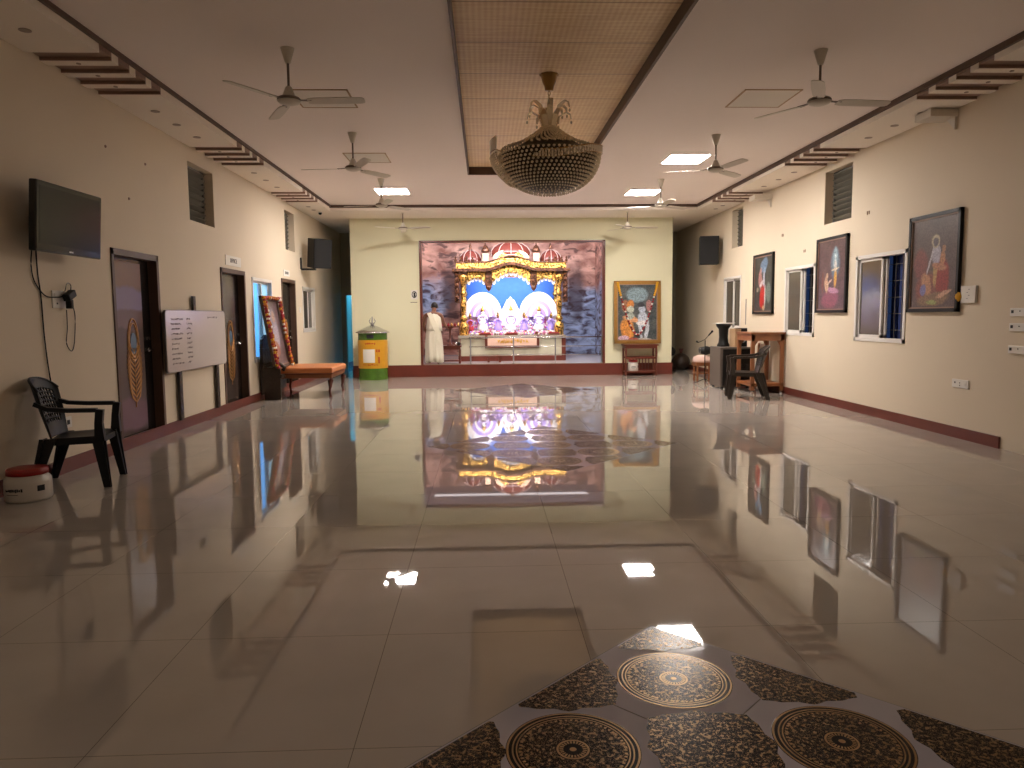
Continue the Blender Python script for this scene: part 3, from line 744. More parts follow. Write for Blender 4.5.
c1 = painted('canvas_group_scene', (.075, .055, .05), (.11, .08, .075), [
    (-.12, .30, .26, .20, 10, (.20, .07, .05)), (.18, .42, .15, .26, 5, (.26, .04, .03)), (-.27, .62, .16, .2, 0, (.17, .06, .05)), (.0, .16, .34, .09, 5, (.22, .14, .08)),
    (-.14, .36, .10, .15, 30, (.42, .22, .12)), (-.20, .28, .07, .07, 0, (.16, .16, .34)), (.04, .50, .045, .2, 0, (.40, .26, .10)), (.05, .72, .085, .14, 0, (.36, .35, .42)),
    (-.06, .66, .022, .2, -22, (.45, .43, .46)), (.18, .66, .06, .10, 0, (.42, .2, .1)), (.12, .56, .15, .05, -12, (.40, .19, .11)), (.03, .88, .085, .09, 0, (.42, .36, .24)), (.03, .87, .055, .06, 0, (.09, .08, .10)),
    (.20, .78, .04, .05, 0, (.36, .18, .1)), (.22, .22, .16, .03, 15, (.50, .3, .2)), (-.02, .12, .12, .03, 0, (.3, .34, .12))], fine=.25)
c2 = painted('canvas_palace_scene', (.075, .04, .045), (.12, .07, .07), [
    (.12, .80, .16, .26, 0, (.12, .17, .22)), (.12, .86, .09, .19, 0, (.25, .36, .42)), (-.05, .22, .30, .16, 5, (.22, .06, .09)), (.06, .36, .2, .05, -5, (.4, .2, .3)),
    (.13, .56, .05, .16, 0, (.55, .30, .06)), (.12, .76, .045, .10, 0, (.55, .55, .52)), (.12, .70, .13, .018, 10, (.6, .5, .35)), (-.17, .45, .07, .14, 8, (.5, .32, .2)), (-.15, .60, .04, .045, 0, (.45, .3, .2)), (.12, .90, .04, .045, 0, (.5, .6, .62)),
    (-.30, .5, .04, .2, 0, (.16, .05, .04)), (-.06, .5, .1, .02, 25, (.55, .4, .3))], fine=.3)
c3 = painted('canvas_couple_scene', (.02, .022, .02), (.055, .055, .05), [
    (.02, .98, .22, .14, 25, (.12, .2, .32)), (-.16, .70, .10, .2, 10, (.34, .16, .14)), (-.14, .88, .05, .06, 0, (.38, .22, .2)), (.06, .88, .06, .07, 0, (.2, .3, .45)), (.03, .66, .045, .22, 0, (.45, .47, .55)),
    (-.08, .62, .12, .05, 30, (.6, .5, .5)), (-.03, .34, .16, .26, -8, (.42, .02, .015)), (.1, .36, .04, .24, 0, (.45, .42, .42)), (.28, .42, .12, .22, 0, (.16, .2, .17)), (.03, .12, .07, .05, 0, (.5, .35, .2)), (-.3, .5, .06, .05, 0, (.3, .28, .2))], fine=.3)
framed('framed_painting', (XR, 9.10, 1.51), RRt, 1.05, 1.23, c1, 'large dark-framed painting of a blue-skinned figure among devotees, nearest the camera on right wall', group='framed paintings on the right wall')
framed('framed_painting', (XR, 11.82, 1.515), RRt, 1.05, 1.225, c2, 'dark-framed painting of a glowing standing figure, between the two open right-hand windows', group='framed paintings on the right wall')
framed('framed_painting', (XR, 14.75, 1.505), RRt, 1.05, 1.21, c3, 'dark-framed painting of a couple in red and white, above the wooden stand', group='framed paintings on the right wall')
c4 = painted('canvas_two_figures', (.035, .05, .055), (.09, .10, .10), [
    (.0, 1.22, .28, .2, 0, (.20, .28, .32)), (-.30, .95, .10, .16, 0, (.28, .12, .06)), (-.25, .36, .18, .28, 12, (.60, .24, .05)), (-.16, .62, .22, .08, -15, (.62, .30, .14)), (-.17, .98, .10, .12, 0, (.5, .18, .04)), (-.17, .86, .09, .10, 0, (.45, .5, .42)), (-.18, .68, .12, .08, 20, (.35, .4, .35)),
    (.14, .62, .13, .2, 0, (.42, .47, .55)), (.12, .86, .09, .09, 0, (.40, .45, .55)), (.1, .97, .09, .06, 0, (.03, .03, .04)), (.24, .34, .05, .26, -10, (.5, .54, .6)), (.08, .34, .045, .26, 8, (.5, .54, .6)), (.1, .52, .14, .06, 0, (.62, .6, .6)),
    (.30, .95, .08, .15, 0, (.32, .16, .15)), (.16, .10, .22, .05, 0, (.5, .45, .4)), (-.35, .14, .14, .07, 0, (.6, .4, .5)), (-.1, .1, .14, .05, 0, (.4, .08, .05))], fine=.3, nscale=5)
# garlanded painting leaning on the centre wall, standing on its table
M['goldframe'] = mat('gold_brown_frame', (.38, .2, .05), .35, .6, var=.3, scale=30)
PTY = YB - .12
gp = framed('framed_painting', (3.84, PTY-.02, .79), 0, 1.18, 1.57, c4, 'gold-framed painting of two figures standing on the red-brown table beside the altar', fr='goldframe', fw_=.085, tilt=math.radians(-2.5))
g = thing('flower_garland', 'long garland of yellow, red and white flowers hung over the gold-framed painting', 'garland', (3.84, PTY-.02, .79)); g.rotation_euler = (math.radians(-2.5), 0, 0)
mt = {'yellow': MB(), 'petalw': MB(), 'petalr': MB()}
n = 64
for i in range(n):
    t = i/(n-1)
    x = -.47 + .94*t; z = 1.50 - 1.27*(1 - abs(2*t-1)**2.6)
    x = -.50*math.cos(PI*t)*(1 - .0) ; z = .22 + 1.30*abs(math.cos(PI*t))**1.7
    key = 'yellow' if z > 1.18 else ('petalw' if i % 3 == 0 else 'petalr')
    mt[key].ball((x, -.062, z), .03 if key != 'yellow' else .035, 1, .8)
for k, b_ in mt.items():
    o = b_.build({'yellow': 'yellow_blossoms', 'petalw': 'white_blossoms', 'petalr': 'red_blossoms'}[k], k, g); o['kind'] = 'stuff'

def small_table(name, loc, wd, dp, h, label, m='redwood', rz=0, shelf=.07, back=True, leg=.045, midrail=None, slats=False):
    r = thing(name, label, 'table', loc, rz)
    MB().box(-wd/2, wd/2, -dp/2, dp/2, h-.035, h).build('table_top', m, r, bevel=.006)
    MB().box(-wd/2+.03, wd/2-.03, -dp/2+.03, dp/2-.03, h-.10, h-.035).build('apron', m, r)
    for sx in (-1, 1):
        for sy in (-1, 1):
            x, y = sx*(wd/2-.05), sy*(dp/2-.05)
            MB().lathe([(leg*.45, 0), (leg*.7, .04), (leg*.5, .1), (leg*.55, h*.35), (leg*.4, h*.5), (leg*.62, h-.14), (leg*.62, h-.10)], 12, (x, y, 0)).build('leg', m, r, smooth=True)
    MB().box(-wd/2+.04, wd/2-.04, -dp/2+.04, dp/2-.04, shelf, shelf+.03).build('shelf', m, r)
    if midrail: MB().box(-wd/2+.04, wd/2-.04, -dp/2+.03, -dp/2+.055, midrail, midrail+.05).box(-wd/2+.04, wd/2-.04, dp/2-.055, dp/2-.03, midrail, midrail+.05).build('rail', m, r)
    if slats:
        for k in range(7): MB().box(-.22+.08*k, -.20+.08*k, dp/2-.05, dp/2-.035, shelf+.03, midrail).build('slat', m, r)
    return r
small_table('side_table', (3.88, 18.22, 0), .86, .42, .78, 'red-brown wooden table with lower shelf under the gold-framed painting', shelf=.08, midrail=.42, slats=True)

def bucket(loc, r_, h, label, rz=0):
    r = thing('plastic_bucket', label, 'bucket', loc, rz)
    MB().lathe([(r_*.94, 0), (r_, .02), (r_*1.0, h*.55), (r_*.97, h*.68), (r_*.82, h*.78), (r_*.8, h*.83)], 40).build('body', 'offwhite', r, smooth=True)
    MB().lathe([(r_*.86, h*.80), (r_*.89, h*.81), (r_*.89, h*.93), (r_*.85, h*.985), (r_*.7, h), (.001, h)], 40).build('lid', 'red', r, smooth=True)
    # dark lettering band and a small dark label wrapped on the side
    def wrap(a0, a1, z0, z1, nm):
        m_ = MB(); n_ = 6
        for i in range(n_):
            A, B = a0+(a1-a0)*i/n_, a0+(a1-a0)*(i+1)/n_; R1 = r_*1.003; R2 = r_*1.012
            v = [m_._v((R*math.cos(t), R*math.sin(t), z)) for t in (A, B) for R in (R1, R2) for z in (z0, z1)]
            for f in ((0,1,3,2),(4,6,7,5),(0,4,5,1),(2,3,7,6),(0,2,6,4),(1,5,7,3)): m_.bm.faces.new([v[q] for q in f])
        return m_.build(nm, 'ink', r)
    D = math.radians
    rnd = random.Random(3)
    a = -122
    while a < -76:
        wv = rnd.uniform(3, 6); wrap(D(a), D(a+wv-1), h*(.33+rnd.uniform(0, .03)), h*(.42+rnd.uniform(-.02, .03)), 'lettering'); a += wv
    wrap(D(-118), D(-84), h*.25, h*.265, 'lettering')
    wrap(D(-38), D(-18), h*.32, h*.50, 'label_patch')
    return r
bucket((-3.86, 6.22, 0), .175, .27, 'white plastic bucket with red lid on the floor beside the black chair')
bucket((3.71, 18.2, .11), .13, .28, 'white jar with red lid on the lower shelf of the side table')

# ------------------------------------------------------------------ television
def tv():
    r = thing('television', 'black flat-screen television mounted high on the left wall', 'television', (XL+.012, 7.165, 2.11), RL)
    T = Matrix.Translation((0, -.20, 0)) @ Matrix.Rotation(math.radians(4), 4, 'X') @ Matrix.Rotation(math.radians(-1.5), 4, 'Z')
    MB(T).box(-.52, .52, -.035, .035, 0, .62).build('casing', 'blackgloss', r, bevel=.012)
    MB(T).box(-.48, .48, -.0375, -.034, .07, .575).build('screen', 'screen', r)
    MB(T).box(-.035, .035, -.040, -.034, .022, .036).build('logo', 'steel', r)
    MB(T).box(-.2, .2, .03, .075, .12, .5).build('rear_housing', 'black', r)
    MB().box(-.14, .14, -.02, 0, .18, .45).box(-.05, .05, -.14, 0, .28, .34).build('wall_bracket', 'steeld', r)
tv()
X0 = XL + .012
def cable(name, pts, rad, label, m='black'):
    mb = MB(); P = [Vector(p) for p in pts]; out = []
    for i in range(len(P)-1):
        p0, p1, p2, p3 = P[max(i-1,0)], P[i], P[i+1], P[min(i+2, len(P)-1)]
        for k in range(6):
            t = k/6; out.append(.5*((2*p1) + (-p0+p2)*t + (2*p0-5*p1+4*p2-p3)*t*t + (-p0+3*p1-3*p2+p3)*t**3))
    out.append(P[-1]); mb.tube(out, rad, 6); return tag(mb.build(name, m, smooth=True), label, 'cable')
cable('television_cable', [(X0, 7.02, 2.2), (X0, 7.02, 1.95), (X0, 7.05, 1.7), (X0, 7.06, 1.35), (X0, 7.10, 1.0), (X0, 7.16, .75), (X0, 7.26, .55), (X0, 7.31, .50)], .007, 'long black cable running straight down the wall from the television')
cable('power_cable', [(X0, 6.97, 2.2), (X0, 6.93, 2.0), (X0, 6.97, 1.85), (X0, 7.12, 1.73), (X0+.02, 7.28, 1.72), (X0+.03, 7.36, 1.73)], .006, 'black cable looping from the television to the wall socket')
cable('adapter_cable', [(X0+.05, 7.36, 1.78), (X0+.02, 7.46, 1.86), (X0, 7.56, 1.84), (X0+.02, 7.50, 1.72), (X0, 7.60, 1.55), (X0, 7.56, 1.28), (X0, 7.50, 1.19), (X0, 7.42, 1.27), (X0, 7.45, 1.42), (X0+.02, 7.42, 1.6)], .005, 'thin brown loop of cable hanging below the adapter', 'carve')
def plate(side, y, z, wd, h, label, cat='wall socket', holes=(), toggles=(), t=.014):
    X, rz = (XL, RL) if side == 'L' else (XR, RRt)
    r = thing('wall_socket' if 'socket' in label else 'switch_plate', label, cat, (X, y, z), rz)
    MB().box(-wd/2, wd/2, -t, 0, -h/2, h/2).build('cover_plate', 'white', r, bevel=.004)
    for hx, hz, s in holes: MB().box(hx-s, hx+s, -t-.004, -t+.002, hz-s, hz+s).build('socket_hole', 'ink', r)
    for hx, hz in toggles: MB().box(hx-.016, hx+.016, -t-.006, -t, hz-.018, hz+.018).build('toggle', 'paper', r)
    return r
plate('L', 7.34, 1.70, .22, .17, 'white switch and socket plate on the left wall with adapter plugged in', 'wall socket', [(-.04, -.04, .008)], [(-.06, .04)])
a = thing('power_adapter', 'bulky black adapter plugged into the left wall socket plate', 'adapter', (X0+.03, 7.42, 1.70), RL)
MB().box(-.05, .09, -.06, .01, .0, .07, R=Matrix.Rotation(math.radians(-25), 4, 'Y')).build('body', 'black', a, bevel=.01)
MB().box(-.015, .03, -.05, .01, -.09, .0).build('plug', 'black', a, bevel=.008)
plate('L', 7.36, .49, .13, .11, 'low white wall socket behind the black chair on the left wall', 'wall socket', [(0, 0, .022)])
plate('R', 8.49, .655, .30, .10, 'low double white wall socket on the right wall below the nearest painting', 'wall socket', [(-.09, .01, .01), (.0, .01, .006), (.0, -.02, .006)], [(.10, 0)])
for z, lab in ((1.50, 'upper'), (1.34, 'middle'), (1.10, 'lower')):
    plate('R', 7.62-.06, z, .30, .085, 'white wall socket plate at the right frame edge, %s one of three' % lab, 'wall socket', [(-.11, .005, .016), (-.0, .01, .006)], t=.02)
# paper note with a marigold
n_ = thing('wall_switch_box', 'square white switch box with printed marks on the right wall beside nearest painting', 'switch box', (XR, 8.40, 1.71), RRt)
MB().box(-.13, .13, -.03, 0, -.10, .10).build('box', 'paper', n_, bevel=.004)
for k in range(4): MB().box(-.02+.03*(k%2), .0+.03*(k%2), -.033, -.029, -.05+.035*k, -.043+.035*k).build('mark', 'steeld', n_)
fl = MB()
for i in range(40):
    th = i*2.4; rr = .05*math.sqrt(i/40); fl.ball((-.04*(1-i/40.0)*0 - .03 + .02*(i/40), rr*math.cos(th), rr*math.sin(th)), .014, 1)
o = fl.build('marigold_flower', 'yellow', loc=(XR-.015, 8.57, 1.69)); tag(o, 'orange marigold flower stuck at the lower corner of the nearest right painting', 'flower')

# ------------------------------------------------------------------ plastic chairs
def make_chair(label, m, loc, rz, s=1.0, seat_h=.43, arm_h=.66, top=.83):
    r = thing('plastic_armchair', label, 'chair', loc, rz, 'plastic armchairs'); r.scale = (s, s, s)
    W, D = .25, .24
    # seat: dished plate, front (-y) edge rolled down
    mb = MB(); nx, ny = 12, 12; vv = [[None]*(ny+1) for _ in range(nx+1)]
    for i in range(nx+1):
        for j in range(ny+1):
            u, v = i/nx*2-1, j/ny; hw = W*(1 - .16*v)
            z = seat_h - .022*(1-u*u)*(.4+.6*v) - .045*max(0, .14-v)/.14*(max(0,.14-v)/.14) - .015*v
            vv[i][j] = mb._v((u*hw, -D + v*(2*D-.02), z))
    for i in range(nx):
        for j in range(ny): mb.bm.faces.new((vv[i][j], vv[i+1][j], vv[i+1][j+1], vv[i][j+1]))
    o = mb.build('seat', m, r, smooth=True); so = o.modifiers.new('s', 'SOLIDIFY'); so.thickness = .012; so.offset = -1
    # rim under the seat
    mb = MB(); mb.sweep([(-W+.01, -D+.01, seat_h-.035), (-W*.86, D-.04, seat_h-.045)], .06, .012, up=(0,0,1)); mb.sweep([(W-.01, -D+.01, seat_h-.035), (W*.86, D-.04, seat_h-.045)], .06, .012, up=(0,0,1)); mb.sweep([(-W+.01, -D+.005, seat_h-.045), (W-.01, -D+.005, seat_h-.045)], .045, .012, up=(0,0,1))
    mb.build('seat_rim', m, r)
    # backrest shell with a lattice of holes
    mb = MB(); nx, nz = 48, 40; V = [[None]*(nz+1) for _ in range(nx+1)]
    def P(u, v):
        hw = .215 + .045*min(1, v*2.0) - .05*max(0, v-.8)/.2*0
        zt = top - seat_h + .02; zz = seat_h - .02 + v*(zt*(1 - .20*abs(u)**2.6))
        x = math.sin(u*1.18)/math.sin(1.18)*hw; y = D - .04 + .15*v - .12*(abs(u)**2)*(.35+.65*v) * (1.0)
        return (x, y, zz)
    for i in range(nx+1):
        for j in range(nz+1): V[i][j] = mb._v(P(i/nx*2-1, j/nz))
    for i in range(nx):
        for j in range(nz):
            u, v = (i+.5)/nx*2-1, (j+.5)/nz
            hole = (abs(u) < .74 and .22 < v < .86 and (i % 3 != 0) and (j % 3 != 0) and not ((i//3 + j//3) % 2 == 0 and (i % 3 == 1) and (j % 3 == 1)) and abs(u) > .05)
            if not hole: mb.bm.faces.new((V[i][j], V[i+1][j], V[i+1][j+1], V[i][j+1]))
    o = mb.build('backrest', m, r, smooth=True); so = o.modifiers.new('s', 'SOLIDIFY'); so.thickness = .012; so.offset = 0
    mb = MB(); mb.tube([P(i/24*2-1, 1) for i in range(25)], .0125, 6); mb.build('back_rim', m, r, smooth=True)
    for sx in (-1, 1):
        # arm: leaves the back rim, runs forward, turns down into the front leg
        mb = MB()
        mb.sweep([(sx*.245, D+.03, arm_h+.06), (sx*.27, D-.08, arm_h+.015), (sx*.285, 0, arm_h), (sx*.285, -D+.02, arm_h-.005)], [.03, .05, .06, .065], .034, up=(1,0,0))
        mb.build('armrest', m, r)
        mb = MB(); mb.sweep([(sx*.285, -D-.005, arm_h), (sx*.28, -D+.01, (arm_h+seat_h)/2), (sx*.262, -D+.01, seat_h-.04)], [.06, .06, .07], [.06, .06, .08], up=(1,0,0)); mb.build('arm_support', m, r)
        for sy in (-1, 1):
            mb = MB(); x0_, y0_ = sx*.245, (-D+.03 if sy < 0 else D-.06); x1_, y1_ = sx*.275, (-D-.03 if sy < 0 else D+.07)
            wt, wb = (.115, .065) if sy < 0 else (.13, .06)
            for (ax) in (0, 1):     # L-shaped section: two flat webs
                if ax == 0: mb.sweep([(x0_, y0_, seat_h-.01), (x1_, y1_, 0)], [wt, wb], .012, up=(0,1,0))
                else: mb.sweep([(x0_ - sx*.02, y0_ + sy*.03, seat_h-.01), (x1_ - sx*.012, y1_ + sy*.02, 0)], [wt*.8, wb*.8], .012, up=(1,0,0))
            mb.build('leg', m, r)
    return r
make_chair('black plastic armchair with perforated back beside the red-lidded bucket', 'chair', (-3.74, 6.83, 0), math.radians(103), 1.03, top=.95, arm_h=.685, seat_h=.45)
make_chair('dark brown plastic armchair facing left in front of the open wooden stand', 'chairb', (4.68, 12.95, 0), math.radians(-103), 1.13)

# ------------------------------------------------------------------ whiteboard on posts
wbd = thing('whiteboard', 'whiteboard with faint handwriting standing on dark posts between the first two doors', 'whiteboard', (XL+.07, 10.60, .8), RL)
wd, h = 2.16, .82
def rrect(w_, h_, r_, z0=0):
    pts = []
    for cx, cz, a0 in ((w_/2-r_, h_-r_, 0), (-w_/2+r_, h_-r_, 90), (-w_/2+r_, r_, 180), (w_/2-r_, r_, 270)):
        for k in range(5): a = math.radians(a0 + 22.5*k); pts.append((cx + r_*math.cos(a), cz + r_*math.sin(a) + z0))
    return pts
MB().prism(rrect(wd, h, .06), -.012, .015).build('frame', 'steeld', wbd)
MB().prism(rrect(wd-.02, h-.02, .055, .01), -.018, -.010).build('board', mat('whiteboard_enamel', (.60, .54, .52), .13, var=.04, scale=2), wbd)
rnd = random.Random(5); ink = mat('faded_marker', (.42, .37, .38), .6)
wr = MB()
for k in range(10):
    z = h - .12 - .065*k
    for x0_, n_w in ((-.92, rnd.randint(5, 9)), (-.42, rnd.randint(2, 4))):
        x = x0_
        for q in range(n_w):
            lw = rnd.uniform(.025, .05)
            pts = [(x + lw*t/5, -.0195, z + rnd.uniform(-.014, .014)) for t in range(6)]; wr.tube(pts, .0028, 4); x += lw + .006
x = .35
for q in range(7):
    pts = [(x + .008*t, -.0195, h-.10 + rnd.uniform(-.014, .014)) for t in range(6)]; wr.tube(pts, .0028, 4); x += .055
o = wr.build('handwriting', ink, wbd); o['kind'] = 'stuff'
for x in (-.60, .78): MB().box(x-.045, x+.045, -.005+.02, .05, -.66, .05).build('post', 'carve', wbd)
MB().box(-.05, .03, .016, .05, .75, 1.02).build('post', 'carve', wbd)

# ------------------------------------------------------------------ door signs, marks
def sign(y, z, wd, h, text, label):
    r = thing('door_sign', label, 'sign', (XL, y, z), RL)
    MB().box(-wd/2, wd/2, -.012, 0, -h/2, h/2).build('board', 'white', r)
    cu = bpy.data.curves.new('lettering', 'FONT'); cu.body = text; cu.align_x = 'CENTER'; cu.align_y = 'CENTER'; cu.size = h*.62; cu.extrude = .002; cu.space_character = 1.05
    t = bpy.data.objects.new('lettering_curve', cu); COL.objects.link(t)
    bpy.context.view_layer.update()
    me = bpy.data.meshes.new_from_object(t); bpy.data.objects.remove(t)
    lo = bpy.data.objects.new('lettering', me); COL.objects.link(lo); me.materials.clear(); me.materials.append(M['ink'])
    lo.parent = r; lo.rotation_euler = (PI/2, 0, 0); lo.location = (0, -.0135, 0)
sign(12.42, 2.445, .74, .16, 'OFFICE', 'small white lettered sign above the second door on the left')
sign(15.70, 2.44, .46, .13, 'ROOM', 'small white sign above the third door on the left')
for (y, z) in ((8.43, 3.4), (9.38, 3.4), (8.91, 2.91)):
    o = MB().lathe([(.018, 0), (.012, .012)], 8, R=Matrix.Rotation(PI/2, 4, 'Y')).build('wall_plug', 'slot'); o.location = (XL, y, z)
    tag(o, 'small brown nail hole mark on the left wall above the first door', 'wall plug', 'nail marks above the first left door')
for (y, z) in ((11.16-.4+.0, 2.98), (13.87, 2.99), (12.89, 2.61)):
    o = MB().box(-.012, 0, -.03, -.022, -.03, .02).box(-.012, 0, .022, .03, -.03, .02).build('wall_hook', 'slot'); o.location = (XR, y-.0, z)
    tag(o, 'pair of thin wall hooks high on the right wall among paintings', 'hook', 'wall hooks on the right wall')
o = MB().box(0, .01, -.06, .06, -.06, .06).build('wall_notice', 'paper'); o.location = (XL, 16.75, 1.68); tag(o, 'tiny notice stuck on left wall between third door and far window', 'notice')
o = MB().box(-.012, 0, -.012, .012, 0, .55).build('wall_bracket', 'steeld')
o.location = (XR, 15.75, 1.28); tag(o, 'thin cord rising on the right wall below the far painting', 'cord')

# grey shelf brackets high on the right wall
for (y, z, lab) in ((8.93, 3.80, 'nearer'), (14.6, 3.72, 'farther')):
    r = thing('projector_bracket', 'grey box bracket high on right wall, the %s one under the slotted soffit' % lab, 'bracket', (XR, y, z), RRt)
    MB().box(-.16, .16, -.34, 0, .03, .12).build('arm', 'fan', r); MB().prism([(-.02, .03), (.14, .03), (.14, -.12)], -.03, 0).build('gusset', 'fan', r)

# loudspeakers
def speaker(loc, rz, label, tilt=0, bracket=None):
    r = thing('wall_loudspeaker', label, 'loudspeaker', loc, (tilt, 0, rz), 'wall loudspeakers')
    MB().box(-.22, .22, -.17, .17, 0, .66).build('cabinet', 'black', r, bevel=.01)
    MB().box(-.20, .20, -.18, -.168, .02, .64).build('grille', mat('grille_cloth', (.006, .006, .006), .8), r)
    MB().box(-.05, .05, .17, .30, .25, .35).build('wall_bracket', 'steeld', r)
    return r
speaker((-3.78, 17.15, 2.64), math.radians(38), 'black loudspeaker tilted down on bracket at far end of left wall', tilt=math.radians(8))
o = thing('swivel_bracket', 'black wall bracket below the left loudspeaker', 'bracket', (XL, 16.93, 2.6), RL)
MB().box(-.03, .03, -.03, 0, 0, .26).build('wall_plate', 'black', o); MB().box(-.02, .10, -.33, -.02, -.02, .02).build('arm', 'black', o)
speaker((5.37, 17.5, 2.69), math.radians(-12), 'black loudspeaker at far end of right wall beside the small ventilator')
o = thing('security_camera', 'small dome security camera at the far left corner of the soffit', 'camera', (-3.75, 17.3, H))
MB().lathe([(.05, 0), (.05, -.02)], 16).build('base', 'white', o); MB().lathe([(.04, -.02), (.038, -.045), (.02, -.065), (.002, -.07)], 16).build('dome', 'black', o, smooth=True)

# ------------------------------------------------------------------ throne seat, its carved back and the leaning picture
b = thing('upholstered_bench', 'low wooden throne seat with orange-brown cushion and dark carved back by left wall', 'bench', (-3.46, 14.55, 0))
x0_, x1_, y0_, y1_ = -.58, .60, -.74, .62
MB().box(x0_, x1_, y0_, y1_, .46, .57).build('cushion', 'orange', b, bevel=.03)
MB().box(x0_+.02, x1_-.02, y0_+.02, y1_-.02, .37, .46).build('apron', 'wood', b, bevel=.01)
MB().box(x0_, x1_, y0_, y1_, .445, .465).build('moulding', 'redwood', b)
for sx, sy in ((x1_-.06, y0_+.07), (x1_-.06, y1_-.07), (x0_+.06, y0_+.07), (x0_+.06, y1_-.07)):
    MB().tube([(sx, sy, .40), (sx+.01, sy-.01, .33), (sx, sy, .22), (sx-.015, sy, .12), (sx, sy, .04), (sx+.01, sy, 0)], [.05, .055, .034, .025, .024, .035], 10).build('leg', 'redwood', b, smooth=True)
MB().box(-.66, -.60, -1.0, .55, .1, .95).prism([(-1.0, .95), (-.95, 1.12), (-.75, 1.2), (-.5, 1.12), (-.2, 1.05), (.1, 1.12), (.3, 1.2), (.5, 1.12), (.55, .95)], .60, .66, R=Matrix.Rotation(PI/2, 4, 'Z')).build('carved_back', 'carve', b, bevel=.01)
MB().tube([(-.58, -.98, .62), (-.45, -1.0, .68), (-.30, -.98, .66), (-.22, -.95, .60), (-.26, -.93, .55)], .035, 10).box(-.60, -.30, -.99, -.93, 0, .60).build('arm_end', 'carve', b)
MB().box(-.6, -.28, -.98, -.68, .40, .46).build('side_shelf', 'carve', b)
c5 = painted('canvas_portrait', (.10, .06, .06), (.16, .11, .12), [(0, .75, .22, .4, 0, (.22, .2, .26)), (.05, .95, .1, .12, 0, (.4, .25, .18)), (.05, .6, .16, .25, 0, (.36, .3, .36)), (-.1, .35, .2, .15, 0, (.3, .1, .06))], fine=.3)
pic = framed('leaning_picture', (-3.84, 13.96, .58), RL, 1.06, 1.34, c5, 'framed picture edged with marigold garland leaning on the throne seat', cat='picture', fr='brown', tilt=0)
pic.rotation_euler = (math.radians(-9.5), 0, RL)
gl = thing('flower_garland', 'thick orange, red and yellow garland around the leaning picture on throne seat', 'garland', (-3.835, 13.96, .60)); gl.rotation_euler = (math.radians(-9.5), 0, RL)
mt = {'yellow': MB(), 'petalr': MB(), 'petalp': MB(), 'petalw': MB(), 'orangep': MB()}
M['orangep'] = mat('orange_petals', (.50, .16, .02), .8)
rnd = random.Random(9); path = []
for i in range(34): path.append((-.49, 1.28*i/33))
for i in range(22): path.append((-.49 + .98*i/21, 1.28))
for i in range(34): path.append((.49, 1.28 - 1.28*i/33))
for i, (x, z) in enumerate(path):
    for dx in (-.035, .035):
        key = rnd.choice(['yellow', 'orangep', 'petalr', 'petalr', 'petalw'] if i % 2 else ['orangep', 'petalr', 'petalr'])
        mt[key].ball((x + dx + rnd.uniform(-.01, .01), -.075 + rnd.uniform(-.01, .01), z + rnd.uniform(-.01, .01)), .032, 1)
for k, b_ in mt.items():
    o = b_.build({'yellow': 'marigold_blossoms', 'petalr': 'red_blossoms', 'petalp': 'pink_blossoms', 'petalw': 'white_blossoms', 'orangep': 'orange_blossoms'}[k], k, gl) if len(b_.bm.verts) else None
    if o: o['kind'] = 'stuff'

# ------------------------------------------------------------------ donation box
hb = thing('donation_box', 'green and yellow cylindrical donation box with silver domed lid at centre wall', 'donation box', (-2.72, 17.95, 0))
MB().lathe([(.36, 0), (.36, .05), (.35, .05), (.35, .28), (.355, .28)], 40).build('base', 'green', hb, smooth=False)
MB().lathe([(.355, .28), (.355, .96)], 40).build('label_band', mat('yellow_label', (.60, .30, .015), .35, var=.15), hb, smooth=False)
MB().lathe([(.35, .96), (.35, 1.12)], 40).build('upper_band', 'green', hb)
MB().lathe([(.34, 1.12), (.41, 1.13), (.40, 1.15), (.30, 1.20), (.18, 1.26), (.08, 1.30), (.05, 1.31)], 40).build('lid', 'steel', hb, smooth=True)
mb = MB(); mb.lathe([(.03, 1.31), (.05, 1.33), (.02, 1.36), (.015, 1.5), (.002, 1.53)], 12)
for s in (-1, 1): mb.tube([(0, 0, 1.35), (s*.06, 0, 1.37), (s*.075, 0, 1.41), (s*.04, 0, 1.48)], [.014, .014, .012, .004], 6)
mb.build('finial', 'steeld', hb, smooth=True)
def curved_patch(R, a0, a1, z0, z1, m, name, parent, n=8, t=.006):
    mb = MB()
    for i in range(n):
        A, B = math.radians(a0+(a1-a0)*i/n), math.radians(a0+(a1-a0)*(i+1)/n)
        v = [mb._v((r_*math.cos(q), r_*math.sin(q), z)) for q in (A, B) for r_ in (R, R+t) for z in (z0, z1)]
        for f in ((0,1,3,2),(4,6,7,5),(0,4,5,1),(2,3,7,6),(0,2,6,4),(1,5,7,3)): mb.bm.faces.new([v[q] for q in f])
    return mb.build(name, m, parent)
curved_patch(.356, -122, -75, .42, .74, 'paper', 'paper_notice', hb)
rnd = random.Random(11)
for row, (a0, a1, z0, z1) in enumerate(((-112, -72, .85, .90), (-125, -62, .35, .385), (-62, -56, .40, .56), (-70, -55, .66, .74))):
    a = a0
    while a < a1:
        s = rnd.uniform(3, 7); curved_patch(.357, a, min(a+s, a1), z0 + rnd.uniform(0, .015), z1 - rnd.uniform(0, .015), mat('red_script', (.40, .03, .01), .5) if 'red_script' not in bpy.data.materials else bpy.data.materials['red_script'], 'red_lettering', hb, n=2); a += s + rnd.uniform(1, 3)
curved_patch(.351, -105, -78, 1.0, 1.09, 'ink', 'coin_slot', hb)

